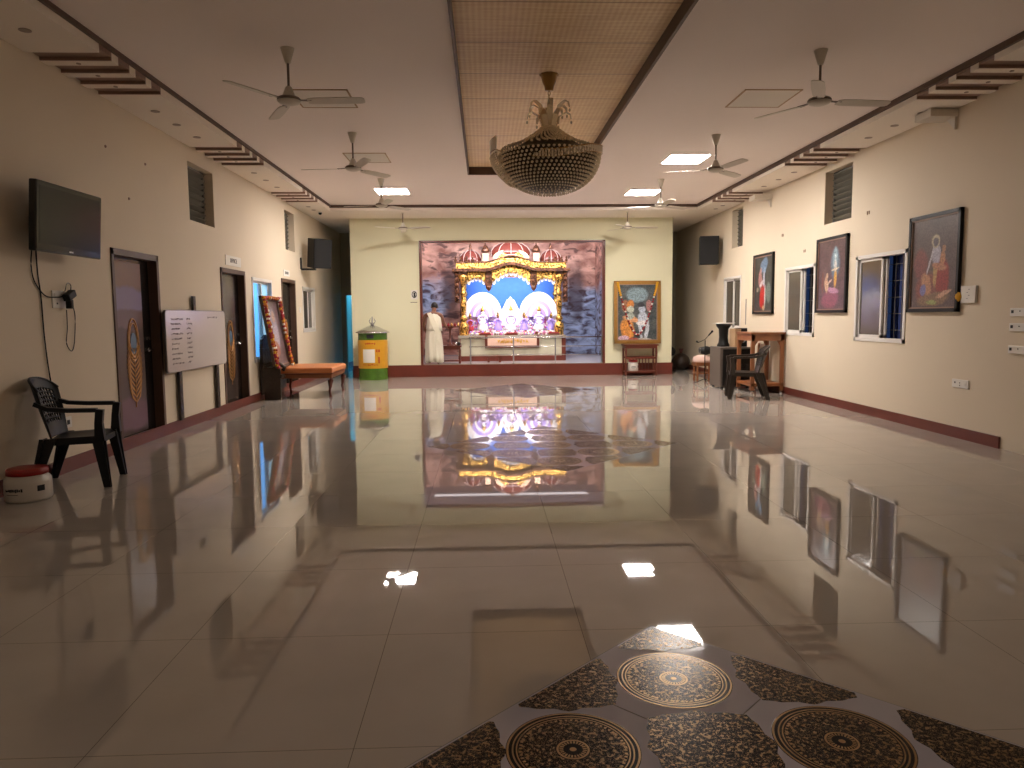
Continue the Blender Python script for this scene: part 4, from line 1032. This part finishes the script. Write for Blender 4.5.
# notice beside the altar opening
s_ = thing('wall_sign', 'small square black and white pictogram notice on centre wall above the man', 'sign', (-1.74, YB, 1.86))
MB().box(-.085, .085, -.01, 0, .08, .31).build('board', 'paper', s_)
mb = MB(); mb.tube([(.055*math.cos(t), -.0125, .20+.075*math.sin(t)) for t in [2*PI*i/20 for i in range(20)]], .011, 5, closed=True)
mb.box(-.02, .03, -.014, -.009, .14, .25).build('pictogram', 'ink', s_)
MB().box(-.10, .07, -.012, 0, 0, .012).build('caption_strip', 'ink', s_)

# ------------------------------------------------------------------ altar
NZ = .285
al = thing('altar_plinth', 'long marble altar plinth with grey ledge and red-framed name board', 'altar', (.75, 20.0, NZ))
MB().box(-1.47, 1.47, 0, 1.6, 0, .14).build('step', 'redbase', al)
MB().box(-1.40, 1.40, .05, 1.6, .14, .62).build('marble_front', 'marble', al)
MB().box(-1.47, 1.47, -.02, 1.65, .62, .70).build('ledge', 'ledge', al, bevel=.01)
MB().box(1.36, 1.47, .02, .08, .14, .62).build('side_pilaster', 'redwood', al); MB().box(-1.47, -1.42, .02, .08, .14, .62).build('side_pilaster', 'ledge', al)
MB().box(-.74, .74, -.04, .05, .36, .42).box(-.74, -.67, -.04, .05, .36, .70).box(.67, .74, -.04, .05, .36, .70).build('name_board_frame', 'redwood', al)
MB().box(-.67, .67, -.03, .05, .42, .66).build('name_board', mat('cream_pink_board', (.8, .55, .42), .4), al)
rnd = random.Random(21); mb = MB(); x = -.40
while x < .42:     # gold script
    lw = rnd.uniform(.05, .09); mb.tube([(x + lw*t/6, -.036, .54 + rnd.uniform(-.06, .06)) for t in range(7)], .011, 5); x += lw + .02
o = mb.build('gold_script', mat('gold_script_paint', (.75, .45, .05), .3, .5), al)

cn = thing('altar_canopy', 'ornate gold and dark wood altar canopy with three domes', 'altar canopy', (.75, 20.35, NZ + .70))
def bal(x, y, h=1.66):
    s = h/1.66; r0 = .13
    prof = [(r0, 0), (r0, .04), (.115, .06), (.125, .1), (.14, .2), (.125, .30), (.07, .36), (.07, .40), (.10, .42), (.10, .48), (.06, .52), (.055, .60), (.075, .72), (.085, .85), (.07, 1.0), (.055, 1.08), (.085, 1.12), (.085, 1.18), (.06, 1.22), (.06, 1.38), (.10, 1.5), (.13, 1.58), (.13, 1.66)]
    MB().lathe([(a, z*s) for a, z in prof], 20, (x, y, 0), ribs=(8, .04)).build('pillar', 'gold', cn, smooth=True)
M['darkgold'] = mat('dark_gilded_wood', (.10, .04, .02), .3, .4, var=.6, scale=20, bump=.6)
for x in (-1.32, 1.32):
    bal(x, 0); bal(x, .9)
    s = 1 if x > 0 else -1
    MB().box(x-.07+s*.17, x+.07+s*.17, -.02, .9, .9, 1.78).build('side_bracket', 'darkgold', cn)
    for k in range(5): MB().lathe([(.05, 0), (.06, .05), (.02, .10), (.005, .14)], 10, (x+s*.17, -.05, 1.0+.16*k)).build('bracket_bud', 'darkgold', cn)
for x in (-.62, .62): MB().box(x-.10, x+.10, -.02, .06, 1.36, 1.85).build('inner_post', 'darkgold', cn); MB().lathe([(.01, 1.20), (.07, 1.27), (.09, 1.36)], 12, (x, .02, 0)).build('pendant', 'darkgold', cn, smooth=True)
def arc(x):      # height of the wavy cornice
    return 1.80 + .16*max(0, math.cos(min(abs(x)/.68, 1)*PI))*.5 + .08*(1 if abs(x) < .68 else 0)*(.5+.5*math.cos(min(abs(x)/.68,1)*PI))
N = 60
top_ = [(-1.62 + 3.24*i/N) for i in range(N+1)]
hz = lambda x: 1.78 + .17*(.5+.5*math.cos(min(abs(x)/.75, 1)*PI))
def band(lo, hi, y0, y1, nm, m, xs=top_):
    MB().prism([(x, hz(x)+lo) for x in xs] + [(x, hz(x)+hi) for x in reversed(xs)], y0, y1).build(nm, m, cn)
band(-.035, .045, -.16, 1.0, 'cornice', 'darkgold')
band(.045, .20, -.10, .95, 'frieze', 'gold', [x*.93 for x in top_])
band(.20, .235, -.13, .97, 'frieze_moulding', 'darkgold', [x*.95 for x in top_])
# scalloped valance between pillars
for x0_, x1_, nn, dp in ((-1.22, -.70, 5, .20), (-.54, .54, 9, .22), (.70, 1.22, 5, .20)):
    w_ = (x1_-x0_)/nn
    for k in range(nn):
        xc = x0_ + w_*(k+.5); u = (xc-(x0_+x1_)/2)/((x1_-x0_)/2); d_ = dp + .12*u*u
        pts = [(xc + w_/2*math.cos(a), hz(xc)-.035 - d_*.55 + d_*.45*math.sin(a)) for a in [PI + PI*i/8 for i in range(9)]]
        MB().prism([(xc-w_/2, hz(xc)-.03)] + pts + [(xc+w_/2, hz(xc)-.03)], -.02, .03).build('valance_scallop', 'gold', cn)
        pts2 = [(xc + w_/2*math.cos(a), hz(xc)-.035 - d_*.85 + d_*.45*math.sin(a)) for a in [PI + PI*i/8 for i in range(9)]]
        MB().prism([(xc-w_/2, hz(xc)-.05)] + pts2 + [(xc+w_/2, hz(xc)-.05)], .04, .06).build('white_fringe', 'idolw', cn)
# domes
M['ribm'] = mat('silver_pink_rib', (.42, .30, .27), .4)
M['crestm'] = mat('pink_gilt_crest', (.55, .36, .24), .35, .3, var=.5, scale=18, bump=.8)
M['dome'] = mat('maroon_dome_lacquer', (.13, .03, .022), .25)
def dome(x, y, r_, h, z, m='dome', elong=1.0):
    prof = [(r_*.96, 0), (r_, h*.15), (r_*.97, h*.35), (r_*.84, h*.6), (r_*.6, h*.82), (r_*.3, h*.96), (.02, h)]
    R = Matrix.Diagonal((elong, 1, 1, 1))
    d_ = MB().lathe(prof, 32, (x, y, z), R=R).build('dome', m, cn, smooth=True)
    rb = MB()
    for k in range(10):
        a = 2*PI*k/10 + PI/2; rb.tube([(x + elong*q*1.01*math.cos(a), y + q*1.01*math.sin(a), z+zz) for q, zz in prof], .012, 5)
    rb.build('dome_rib', 'ribm', d_)
    MB().lathe([(.05, z+h-.01), (.06, z+h+.02), (.025, z+h+.05), (.045, z+h+.09), (.03, z+h+.13), (.006, z+h+.2)], 12, (x, y, 0)).build('finial', 'darkgold', d_, smooth=True)
dome(-1.12, .4, .32, .36, 2.01); dome(1.12, .4, .32, .36, 2.01); dome(0, .30, .40, .40, 2.19, elong=1.42)
for x in (-.70, .70):
    MB().box(x-.08, x+.08, .02, .18, 2.0, 2.24).build('turret', 'crestm', cn); MB().lathe([(.11, 2.28), (.12, 2.32), (.08, 2.42), (.02, 2.48), (.005, 2.58)], 14, (x, .12, 0)).build('turret_cap', 'darkgold', cn, smooth=True)
# gilded fan-shaped crest before the centre dome
for k in range(3):
    rr = .40 - .11*k
    MB().prism([(rr*1.25*math.cos(a), 2.10 + rr*.62*math.sin(a)) for a in [PI*i/20 for i in range(21)]], -.06-.02*k, -.02-.02*k).build('crest', ('crestm', 'gold', 'crestm')[k], cn)
for s in (-1, 1):
    for k in range(4): MB().lathe([(.03, 0), (.045, .05), (.015, .09), (.03, .12), (.004, .17)], 10, (s*(1.52-.02*k) if k == 0 else s*(.88+.17*k), -.05, 2.0)).build('roof_bud', 'darkgold', cn)
MB().box(-1.45, 1.45, 1.0, 1.05, 0, 1.95).build('back_board', 'darkgold', cn)
bl = tag(MB().box(-1.30, 1.30, .0, .03, 0, 1.62).build('altar_backdrop', mat('blue_backdrop_cloth', (.035, .13, .50), .8, var=.15, scale=10), loc=(.75, 21.28, NZ+.705)), 'bright blue cloth backdrop behind the white altar decorations', 'backdrop')
tag(MB().prism([(-1.28, 0), (1.28, 0), (1.28, .62)] + [(1.28 - 2.56*i/48, .60 + .05*abs(math.sin(i*PI/6))) for i in range(49)] + [(-1.28, .62)], 0, .02).build('altar_drape', painted('drape_white_pink', (.85, .70, .82), (.85, .83, .86), [(-.62, .3, .10, .2, 0, (.30, .22, .65)), (-.95, .3, .08, .2, 0, (.75, .2, .5)), (.35, .35, .1, .2, 20, (.35, .25, .7)), (-.35, .35, .1, .2, -20, (.35, .25, .7)), (.95, .3, .08, .2, 0, (.75, .2, .5)), (.62, .3, .10, .2, 0, (.30, .22, .65))], warp=.3, nscale=9, fine=.35), loc=(.75, 21.10, NZ+.705)), 'white and pink patterned cloth drape behind the altar figures', 'drape')
# white decorations: mountain and two layered arches
mtn = thing('altar_mountain', 'white pointed paper mountain in the middle of the altar', 'decoration', (.75, 21.15, NZ+.70))
mb = MB(); mb.prism([(-.50, 0), (-.42, .30), (-.20, .66), (-.06, 1.0), (0, 1.08), (.06, 1.0), (.20, .66), (.42, .30), (.50, 0)], -.03, .03); mb.build('peak', 'idolw', mtn)
for s in (-1, 1): MB().tube([(s*(.50-.11*k), -.05, .10+.22*k) for k in range(5)], .04, 8).build('puffed_edge', 'petalw', mtn, smooth=True)
for s, lab in ((-1, 'left'), (1, 'right')):
    r = thing('altar_arch', 'layered white and lavender half-round arch on the %s of the altar' % lab, 'decoration', (.75 + s*.80, 21.05, NZ+.70))
    for k, (R_, m_) in enumerate(((.56, 'idolw'), (.46, 'idolw'), (.36, 'purple'), (.27, 'idolw'), (.2, 'purple'))):
        out = [(R_*math.cos(a), .52 + R_*1.22*math.sin(a)) for a in [PI*i/24 for i in range(25)]]
        inn = [((R_-.085)*math.cos(a), .50 + (R_-.1)*1.1*math.sin(a)) for a in [PI - PI*i/24 for i in range(25)]]
        MB().prism(out + inn, -.03*k-.04, -.03*k+.02).build('arch_layer', m_, r)
    for q in (-1, 1): MB().box(q*.52-.045, q*.52+.045, -.03, .03, 0, .54).build('arch_post', 'idolw', r)
def idol(x, y, h, m, label, hood='gold', base=.12):
    r = thing('altar_figure', label, 'statue', (x, y, NZ+.70), 0, 'dressed figures on the altar')
    s = h/.6
    MB().box(-.14*s, .14*s, -.12*s, .12*s, 0, base).build('pedestal', 'redwood', r)
    MB().lathe([(.15*s, base), (.155*s, base+.05*s), (.12*s, base+.2*s), (.075*s, base+.33*s), (.095*s, base+.40*s), (.07*s, base+.45*s), (.03*s, base+.47*s)], 20, ribs=(8, .06)).build('robe', m, r, smooth=True)
    for q in (-1, 1): MB().tube([(q*.08*s, 0, base+.42*s), (q*.14*s, -.04*s, base+.34*s), (q*.07*s, -.12*s, base+.34*s)], [.028*s, .024*s, .018*s], 8).build('arm', m, r, smooth=True)
    MB().ball((0, -.01, base+.52*s), .055*s, 2, 1.15).build('head', 'skin' if m != 'idolw' else 'petalw', r, smooth=True)
    MB().lathe([(.06*s, base+.55*s), (.065*s, base+.58*s), (.035*s, base+.66*s), (.015*s, base+.72*s), (.003*s, base+.76*s)], 14).build('crown', hood, r, smooth=True)
    MB().tube([(.13*s*math.cos(a), -.10*s+.0*a, base+.30*s+.12*s*math.sin(a)) for a in [2*PI*i/20 for i in range(20)]], .02*s, 6, closed=True).build('garland', 'purple', r, smooth=True)
LBL = ['far left', 'second', 'centre-left', 'centre', 'centre-right', 'sixth', 'far right']
idol(-.05, 20.85, .58, 'idolw', 'white-robed figure before the left layered arch of the altar')
idol(.75, 20.85, .60, 'idolw', 'white-robed crowned figure in the centre of the altar before the white mountain')
idol(1.55, 20.85, .58, 'idolw', 'white-robed figure before the right layered arch of the altar')
idol(.38, 20.75, .44, 'purple', 'small lavender-robed figure between the left arch and the centre figure')
idol(1.12, 20.75, .44, 'purple', 'small lavender-robed figure between the centre figure and the right arch')
idol(-.40, 20.7, .42, 'petalr', 'small dark red figure at the left end of the altar beside the gold pillar')
idol(1.88, 20.7, .42, 'purple', 'small lavender figure at the right end of the altar beside the gold pillar')
rnd = random.Random(31)
for key, lab, cnt in (('petalp', 'pink', 130), ('petalw', 'white', 330), ('purple', 'lavender', 130), ('petalr', 'red', 45), ('yellow', 'yellow', 40)):
    mb = MB()
    for _ in range(cnt):
        x = rnd.uniform(-.42, 1.95); t = rnd.random()
        if rnd.random() < .5: y, z = rnd.uniform(20.28, 20.55), rnd.uniform(0, .10)
        else: y, z = rnd.uniform(20.92, 21.0), rnd.uniform(.05, .55 - .3*abs(math.sin((x-.35)*3.9)))
        mb.ball((x, y, NZ+.715+z), rnd.uniform(.015, .034), 1)
    o = mb.build('altar_flowers', key); tag(o, 'heaped %s flowers strewn over the altar ledge and figures' % lab, 'flowers', kind='stuff')
for x, lab in ((.02, 'left'), (.75, 'middle'), (1.9, 'right')):
    r = thing('offering_tray', 'dark red offering tray on the %s of the altar ledge' % lab, 'tray', (x, 20.12, NZ+.70))
    MB().box(-.16, .16, -.07, .07, 0, .05).build('base', 'redwood', r, bevel=.01); MB().box(-.14, .14, -.055, .055, .05, .075).build('cloth', 'petalr', r)

# railing across the altar opening
rail = thing('steel_railing', 'thin stainless steel railing across the front of the altar opening', 'railing', (0, 18.62, NZ+.02))
for x in (-.36, .73, 1.80, 2.98): MB().lathe([(.035, 0), (.035, .01), (.018, .012), (.018, .68)], 12, (x, 0, 0)).build('post', 'steeld', rail, smooth=True)
for z, q in ((.66, .018), (.43, .011), (.22, .011)): MB().tube([(-.40, 0, z), (2.98, 0, z)], q, 10).build('rail', 'steel', rail, smooth=True)
st = thing('low_stool', 'low dark red wooden stool on the floor before the altar plinth', 'stool', (.25, 19.55, NZ))
MB().box(-.22, .22, -.13, .13, .13, .17).build('seat', 'redwood', st, bevel=.006)
for sx in (-1, 1): MB().box(sx*.15-.03, sx*.15+.03, -.1, .1, 0, .13).build('leg', 'redwood', st)
# lamp table at the left of the altar
lt = small_table('side_table', (-.93, 19.2, NZ), .66, .42, .47, 'small red-brown table beside the man, left of the altar', shelf=.06)
ls = thing('lamp_stand', 'dark wooden pedestal tray standing on the small table beside the man', 'pedestal', (-.90, 19.2, NZ+.47))
MB().lathe([(.10, 0), (.10, .02), (.03, .05), (.028, .38), (.05, .44), (.12, .47)], 18).build('stem', 'redwood', ls, smooth=True)
MB().box(-.27, .27, -.16, .16, .47, .50).build('tray', 'redwood', ls); 
for k in range(6): MB().lathe([(.025, .50), (.035, .53), (.02, .56), (.004, .60)], 10, (-.21+.085*k, 0, 0)).build('offering_cup', 'gold' if k % 2 else 'petalr', ls)
for k, (x, m_) in enumerate(((-.22, 'petalw'), (.2, 'steel'), (.27, 'ink'))):
    o = MB().lathe([(.035, 0), (.045, .03), (.04, .07), (.02, .09)], 14).build('offering_pot', m_); o.location = (-.93 + x*.95, 19.08, NZ+.47)
    tag(o, ('tiny white pot on the left of the small altar side table', 'tiny steel pot on the right of the small altar side table', 'tiny black pot at the right end of the small altar side table')[k], 'pot')

# ------------------------------------------------------------------ the man
man = thing('person', 'man seen from behind in white wrapped cloth and dhoti, standing at the altar opening', 'person', (-1.30, 18.78, NZ+.02))
def skin_mesh(name, nodes, edges, m, parent, root=0, sub=2):
    me = bpy.data.meshes.new(name); me.from_pydata([n_[0] for n_ in nodes], edges, []); me.materials.append(M[m])
    o = bpy.data.objects.new(name, me); COL.objects.link(o); o.parent = parent
    sk = o.modifiers.new('skin', 'SKIN'); sk.use_smooth_shade = True
    for i, n_ in enumerate(nodes): me.skin_vertices[0].data[i].radius = n_[1]; me.skin_vertices[0].data[i].use_root = (i == root)
    ss = o.modifiers.new('sub', 'SUBSURF'); ss.levels = sub; ss.render_levels = sub
    return o
nd = [((0, 0, .82), (.13, .10)), ((0, .0, .95), (.12, .09)), ((0, .03, 1.10), (.14, .10)), ((0, .06, 1.24), (.155, .095)), ((0, .10, 1.30), (.07, .065)), ((.01, .135, 1.35), (.055, .055)),
      ((.02, .18, 1.42), (.068, .08)), ((.025, .20, 1.48), (.068, .085)), ((.025, .20, 1.53), (.035, .045))]
ed = [(0,1),(1,2),(2,3),(3,4),(4,5),(5,6),(6,7),(7,8)]
def add(p, r_, frm): nd.append((p, (r_, r_) if not isinstance(r_, tuple) else r_)); ed.append((frm, len(nd)-1)); return len(nd)-1
for s in (-1, 1):
    sh = add((s*.195, .04, 1.25), .06, 3)
    if s < 0: el = add((-.255, -.05, .98), .05, sh); wr_ = add((-.19, .10, .80), .03, el); pm = add((-.17, .16, .75), (.036, .02), wr_); base = Vector((-.17, .16, .75)); dirn = Vector((.05, .06, -.06))
    else: el = add((.27, .05, 1.0), .042, sh); wr_ = add((.32, .27, .92), .028, el); pm = add((.33, .34, .90), (.02, .036), wr_); base = Vector((.33, .34, .90)); dirn = Vector((.02, .08, -.015))
    for k in range(4):
        off = Vector((0, 0, 0)); off = (Vector((.011, -.004, .011)) if s < 0 else Vector((.015, 0, 0)))*(k-1.5)
        ln = (.85, 1, .95, .75)[k]
        a_ = add(tuple(base + off*1.3 + dirn*.5*ln), .009, pm); b2 = add(tuple(base + off*1.4 + dirn*ln + Vector((0, 0, -.012))), .008, a_)
    a_ = add(tuple(base + Vector((-s*.03, .0, .015))), .010, pm); add(tuple(base + Vector((-s*.045, .03, .01))), .008, a_)
    hp = add((s*.09, 0, .78), .085, 0); kn = add((s*.095, .02, .44), .06, hp); an = add((s*.10, -.01, .08), .035, kn); ft = add((s*.11, .10, .03), (.035, .022), an); add((s*.115, .17, .02), (.035, .014), ft)
skin_mesh('body', nd, ed, 'skin', man, 0, 2)
MB().ball((.025, .18, 1.485), .086, 3, 1.06).build('hair', 'hair', man, smooth=True)
# ears
for s in (-1, 1): MB().ball((.025+s*.082, .19, 1.44), .018, 1, 1.6).build('ear', 'skin', man, smooth=True)
def cloth_tube(name, secs, seg=36, fold=.02, nf=9, m='cloth', openang=None):
    """secs: (z, cx, cy, rx, ry, fold amount) rings joined up, with vertical folds"""
    mb = MB(); rings = []
    for z, cx, cy, rx, ry, fo in secs:
        rings.append([mb._v((cx + (rx + fo*math.sin(nf*a + z*3))*math.cos(a), cy + (ry + fo*math.sin(nf*a+z*3))*math.sin(a), z + fo*.6*math.sin(3*a))) for a in [2*PI*i/seg for i in range(seg)]])
    for a, b_ in zip(rings, rings[1:]):
        for i in range(seg): mb.bm.faces.new((a[i], a[(i+1)%seg], b_[(i+1)%seg], b_[i]))
    o = mb.build(name, m, man, smooth=True); so = o.modifiers.new('s', 'SOLIDIFY'); so.thickness = .006
    return o
cloth_tube('dhoti', [(.04, .01, .0, .22, .17, .022), (.20, .01, 0, .225, .175, .024), (.5, .0, 0, .215, .165, .022), (.75, 0, 0, .195, .15, .012), (.90, 0, 0, .175, .135, .005), (.95, 0, 0, .15, .12, .0)])
cloth_tube('shawl', [(.84, .02, -.005, .20, .155, .012), (.95, .02, 0, .19, .15, .012), (1.10, .02, .02, .175, .145, .008), (1.20, .02, .045, .165, .14, .006), (1.27, .02, .07, .15, .115, .004), (1.315, .01, .09, .09, .085, .0)])
MB().sweep([(-.10, -.10, 1.30), (-.03, -.145, 1.15), (.06, -.16, .95), (.12, -.155, .80), (.13, -.165, .60)], [.10, .12, .13, .12, .10], .012, up=(1,.1,.3)).build('shawl_end', 'cloth', man)

# ------------------------------------------------------------------ right-hand corner: cabinet, drum, boxes, stand, microphone
cab = thing('loudspeaker_cabinet', 'large grey-brown cabinet with black front standing by the right wall', 'cabinet', (5.08, 14.98, 0))
MB().box(-.32, .32, -.34, .34, .03, .84).build('body', 'greybox', cab, bevel=.01)
MB().box(-.27, .32, -.36, -.335, .06, .80).build('front_grille', 'black', cab)
MB().box(-.20, .26, -.37, -.355, .12, .50).build('lower_panel', 'blackgloss', cab)
for sx in (-.26, .26):
    for sy in (-.28, .28): MB().lathe([(.03, 0), (.03, .03)], 12, (sx, sy, 0)).build('caster', 'black', cab)
dr = thing('hourglass_pedestal', 'tall black waisted pedestal on top of the grey-brown cabinet', 'pedestal', (4.97, 15.1, .84))
MB().lathe([(.13, 0), (.13, .03), (.10, .08), (.09, .2), (.10, .36), (.15, .42), (.16, .47)], 24).build('body', 'black', dr, smooth=True)
pp = tag(MB().box(-.20, .17, -.13, .13, 0, .012).box(-.12, .2, -.11, .12, .012, .022, R=Matrix.Rotation(.2, 4, 'Z')).build('paper_sheets', 'paper'), 'loose white papers lying on the black waisted pedestal', 'papers'); pp.location = (4.97, 15.1, 1.31)
bx = thing('speaker_box', 'small beige-sided box on the cabinet beside the black pedestal', 'box', (5.16, 14.86, .84), .1)
MB().box(-.09, .04, -.13, .13, 0, .37).build('body', 'oak', bx, bevel=.006); MB().box(.04, .055, -.12, .12, .01, .36).build('grille', 'black', bx)
bk = thing('monitor_speaker', 'small black monitor speaker on the cabinet behind the wooden stand', 'speaker', (5.30, 15.0, .84))
MB().box(-.10, .09, -.13, .13, 0, .38).build('body', 'black', bk, bevel=.01); MB().lathe([(.06, 0), (.055, .01), (.02, -.005)], 20, (0, -.13, .14), R=Matrix.Rotation(PI/2, 4, 'X')).build('cone', 'steeld', bk)

sd = thing('wooden_stand', 'tall open varnished wooden stand with low shelf against the right wall', 'stand', (5.32, 13.98, 0))
wx, wy = .31, .40
MB().box(-wx-.02, wx+.02, -wy-.02, wy+.02, 1.12, 1.16).build('top', 'wood', sd, bevel=.005)
MB().box(-wx, wx, -wy, -wy+.025, 1.0, 1.12).box(-wx, wx, wy-.025, wy, 1.0, 1.12).box(-wx, -wx+.025, -wy, wy, 1.0, 1.12).box(wx-.025, wx, -wy, wy, 1.0, 1.12).build('apron', 'wood', sd)
for sx in (-1, 1):
    for sy in (-1, 1):
        x, y = sx*(wx-.03), sy*(wy-.03); MB().box(x-.035, x+.035, y-.03, y+.03, .06, 1.12).build('leg', 'wood', sd, bevel=.004)
        MB().prism([(x-sx*.035, 1.0), (x-sx*.035, .90), (x-sx*.10, 1.0)], y-.012, y+.012).build('corner_brace', 'wood', sd)
        MB().lathe([(.02, 0), (.028, .02), (.015, .06)], 10, (x, y, 0)).build('caster', 'steel', sd)
MB().box(-wx, wx, -wy, wy, .14, .20).build('shelf', 'wood', sd, bevel=.004)
rl = thing('rolled_cloth', 'pale grey rolled board leaning behind the wooden stand at the wall', 'board', (5.52, 14.48, 0))
MB().box(-.10, .10, -.015, .015, 0, .92, R=Matrix.Rotation(math.radians(4), 4, 'Y')).build('board', 'white', rl)
MB().box(-.11, -.085, -.02, .02, 0, .92, R=Matrix.Rotation(math.radians(4), 4, 'Y')).build('edge', 'wood', rl)

ms = thing('microphone_stand', 'thin black microphone stand on tripod legs left of the grey-brown cabinet', 'microphone stand', (4.76, 15.72-.05, 0))
for k in range(3):
    a = 2*PI*k/3 + .5; MB().tube([(0, 0, .12), (.14*math.cos(a), .14*math.sin(a), .05), (.24*math.cos(a), .24*math.sin(a), .012)], .009, 6).build('leg', 'black', ms)
MB().tube([(0, 0, .08), (0, 0, .95)], .010, 8).build('pole', 'black', ms); MB().tube([(-.14, .04, .90), (0, 0, .97), (.07, -.02, 1.06)], .007, 8).build('boom', 'black', ms)
MB().tube([(.06, -.02, 1.05), (.13, -.04, 1.13)], [.014, .02], 10).ball((.135, -.042, 1.14), .026, 2).build('microphone', 'black', ms, smooth=True)
MB().tube([(-.14, .04, .90), (-.18, .04, .93)], [.012, .02], 8).build('second_microphone', 'black', ms)
hs = thing('drum_stool', 'small carved reddish wooden stool with pale pink cloth beside the cabinet', 'stool', (4.88, 16.3, 0))
for sx in (-1, 1):
    for sy in (-1, 1): MB().lathe([(.02, 0), (.03, .05), (.02, .1), (.032, .2), (.02, .28), (.03, .42)], 10, (sx*.13, sy*.13, 0)).build('leg', 'wood', hs, smooth=True)
MB().box(-.17, .17, -.17, .17, .36, .44).box(-.16, .16, -.16, .16, .18, .21).build('frame', 'wood', hs)
MB().lathe([(.20, .44), (.21, .48), (.18, .56), (.08, .60), (.01, .60)], 20).build('cloth', mat('pale_pink_cloth', (.6, .42, .36), .9), hs, smooth=True)
dd = thing('hand_drum', 'black hand drum lying on the pink cloth of the drum stool', 'drum', (4.98, 16.28, .70))
MB().lathe([(.07, -.16), (.10, 0), (.06, .16)], 20, R=Matrix.Rotation(PI/2, 4, 'Y')).build('shell', 'black', dd, smooth=True)
for s_q in (-1, 1): MB().tube([(s_q*.155, .065*math.cos(t), .065*math.sin(t)) for t in [2*PI*i/16 for i in range(16)]], .01, 5, closed=True).build('hoop', 'steeld', dd)
# dark things at the end of the right-hand passage
pb = thing('covered_bundle', 'dark bundle on the floor at the end of the right-hand passage', 'bundle', (5.38, 19.9, 0))
MB().ball((0, 0, .22), .24, 3, 1.0).ball((-.16, .05, .15), .16, 2, 1.0).build('sack', 'carve', pb, smooth=True); MB().lathe([(.05, .42), (.035, .5), (.07, .58)], 12).build('tied_neck', 'redwood', pb, smooth=True)
pf = thing('dark_floor_fan', 'dark slim object standing beside the bundle in the right passage', 'stand', (5.02, 19.6, 0))
MB().lathe([(.13, 0), (.13, .03), (.02, .05), (.02, .45)], 16).build('base', 'black', pf); MB().lathe([(.12, -.04), (.13, 0), (.12, .04)], 20, (0, 0, .52), R=Matrix.Rotation(PI/2, 4, 'X')).build('head', 'black', pf)
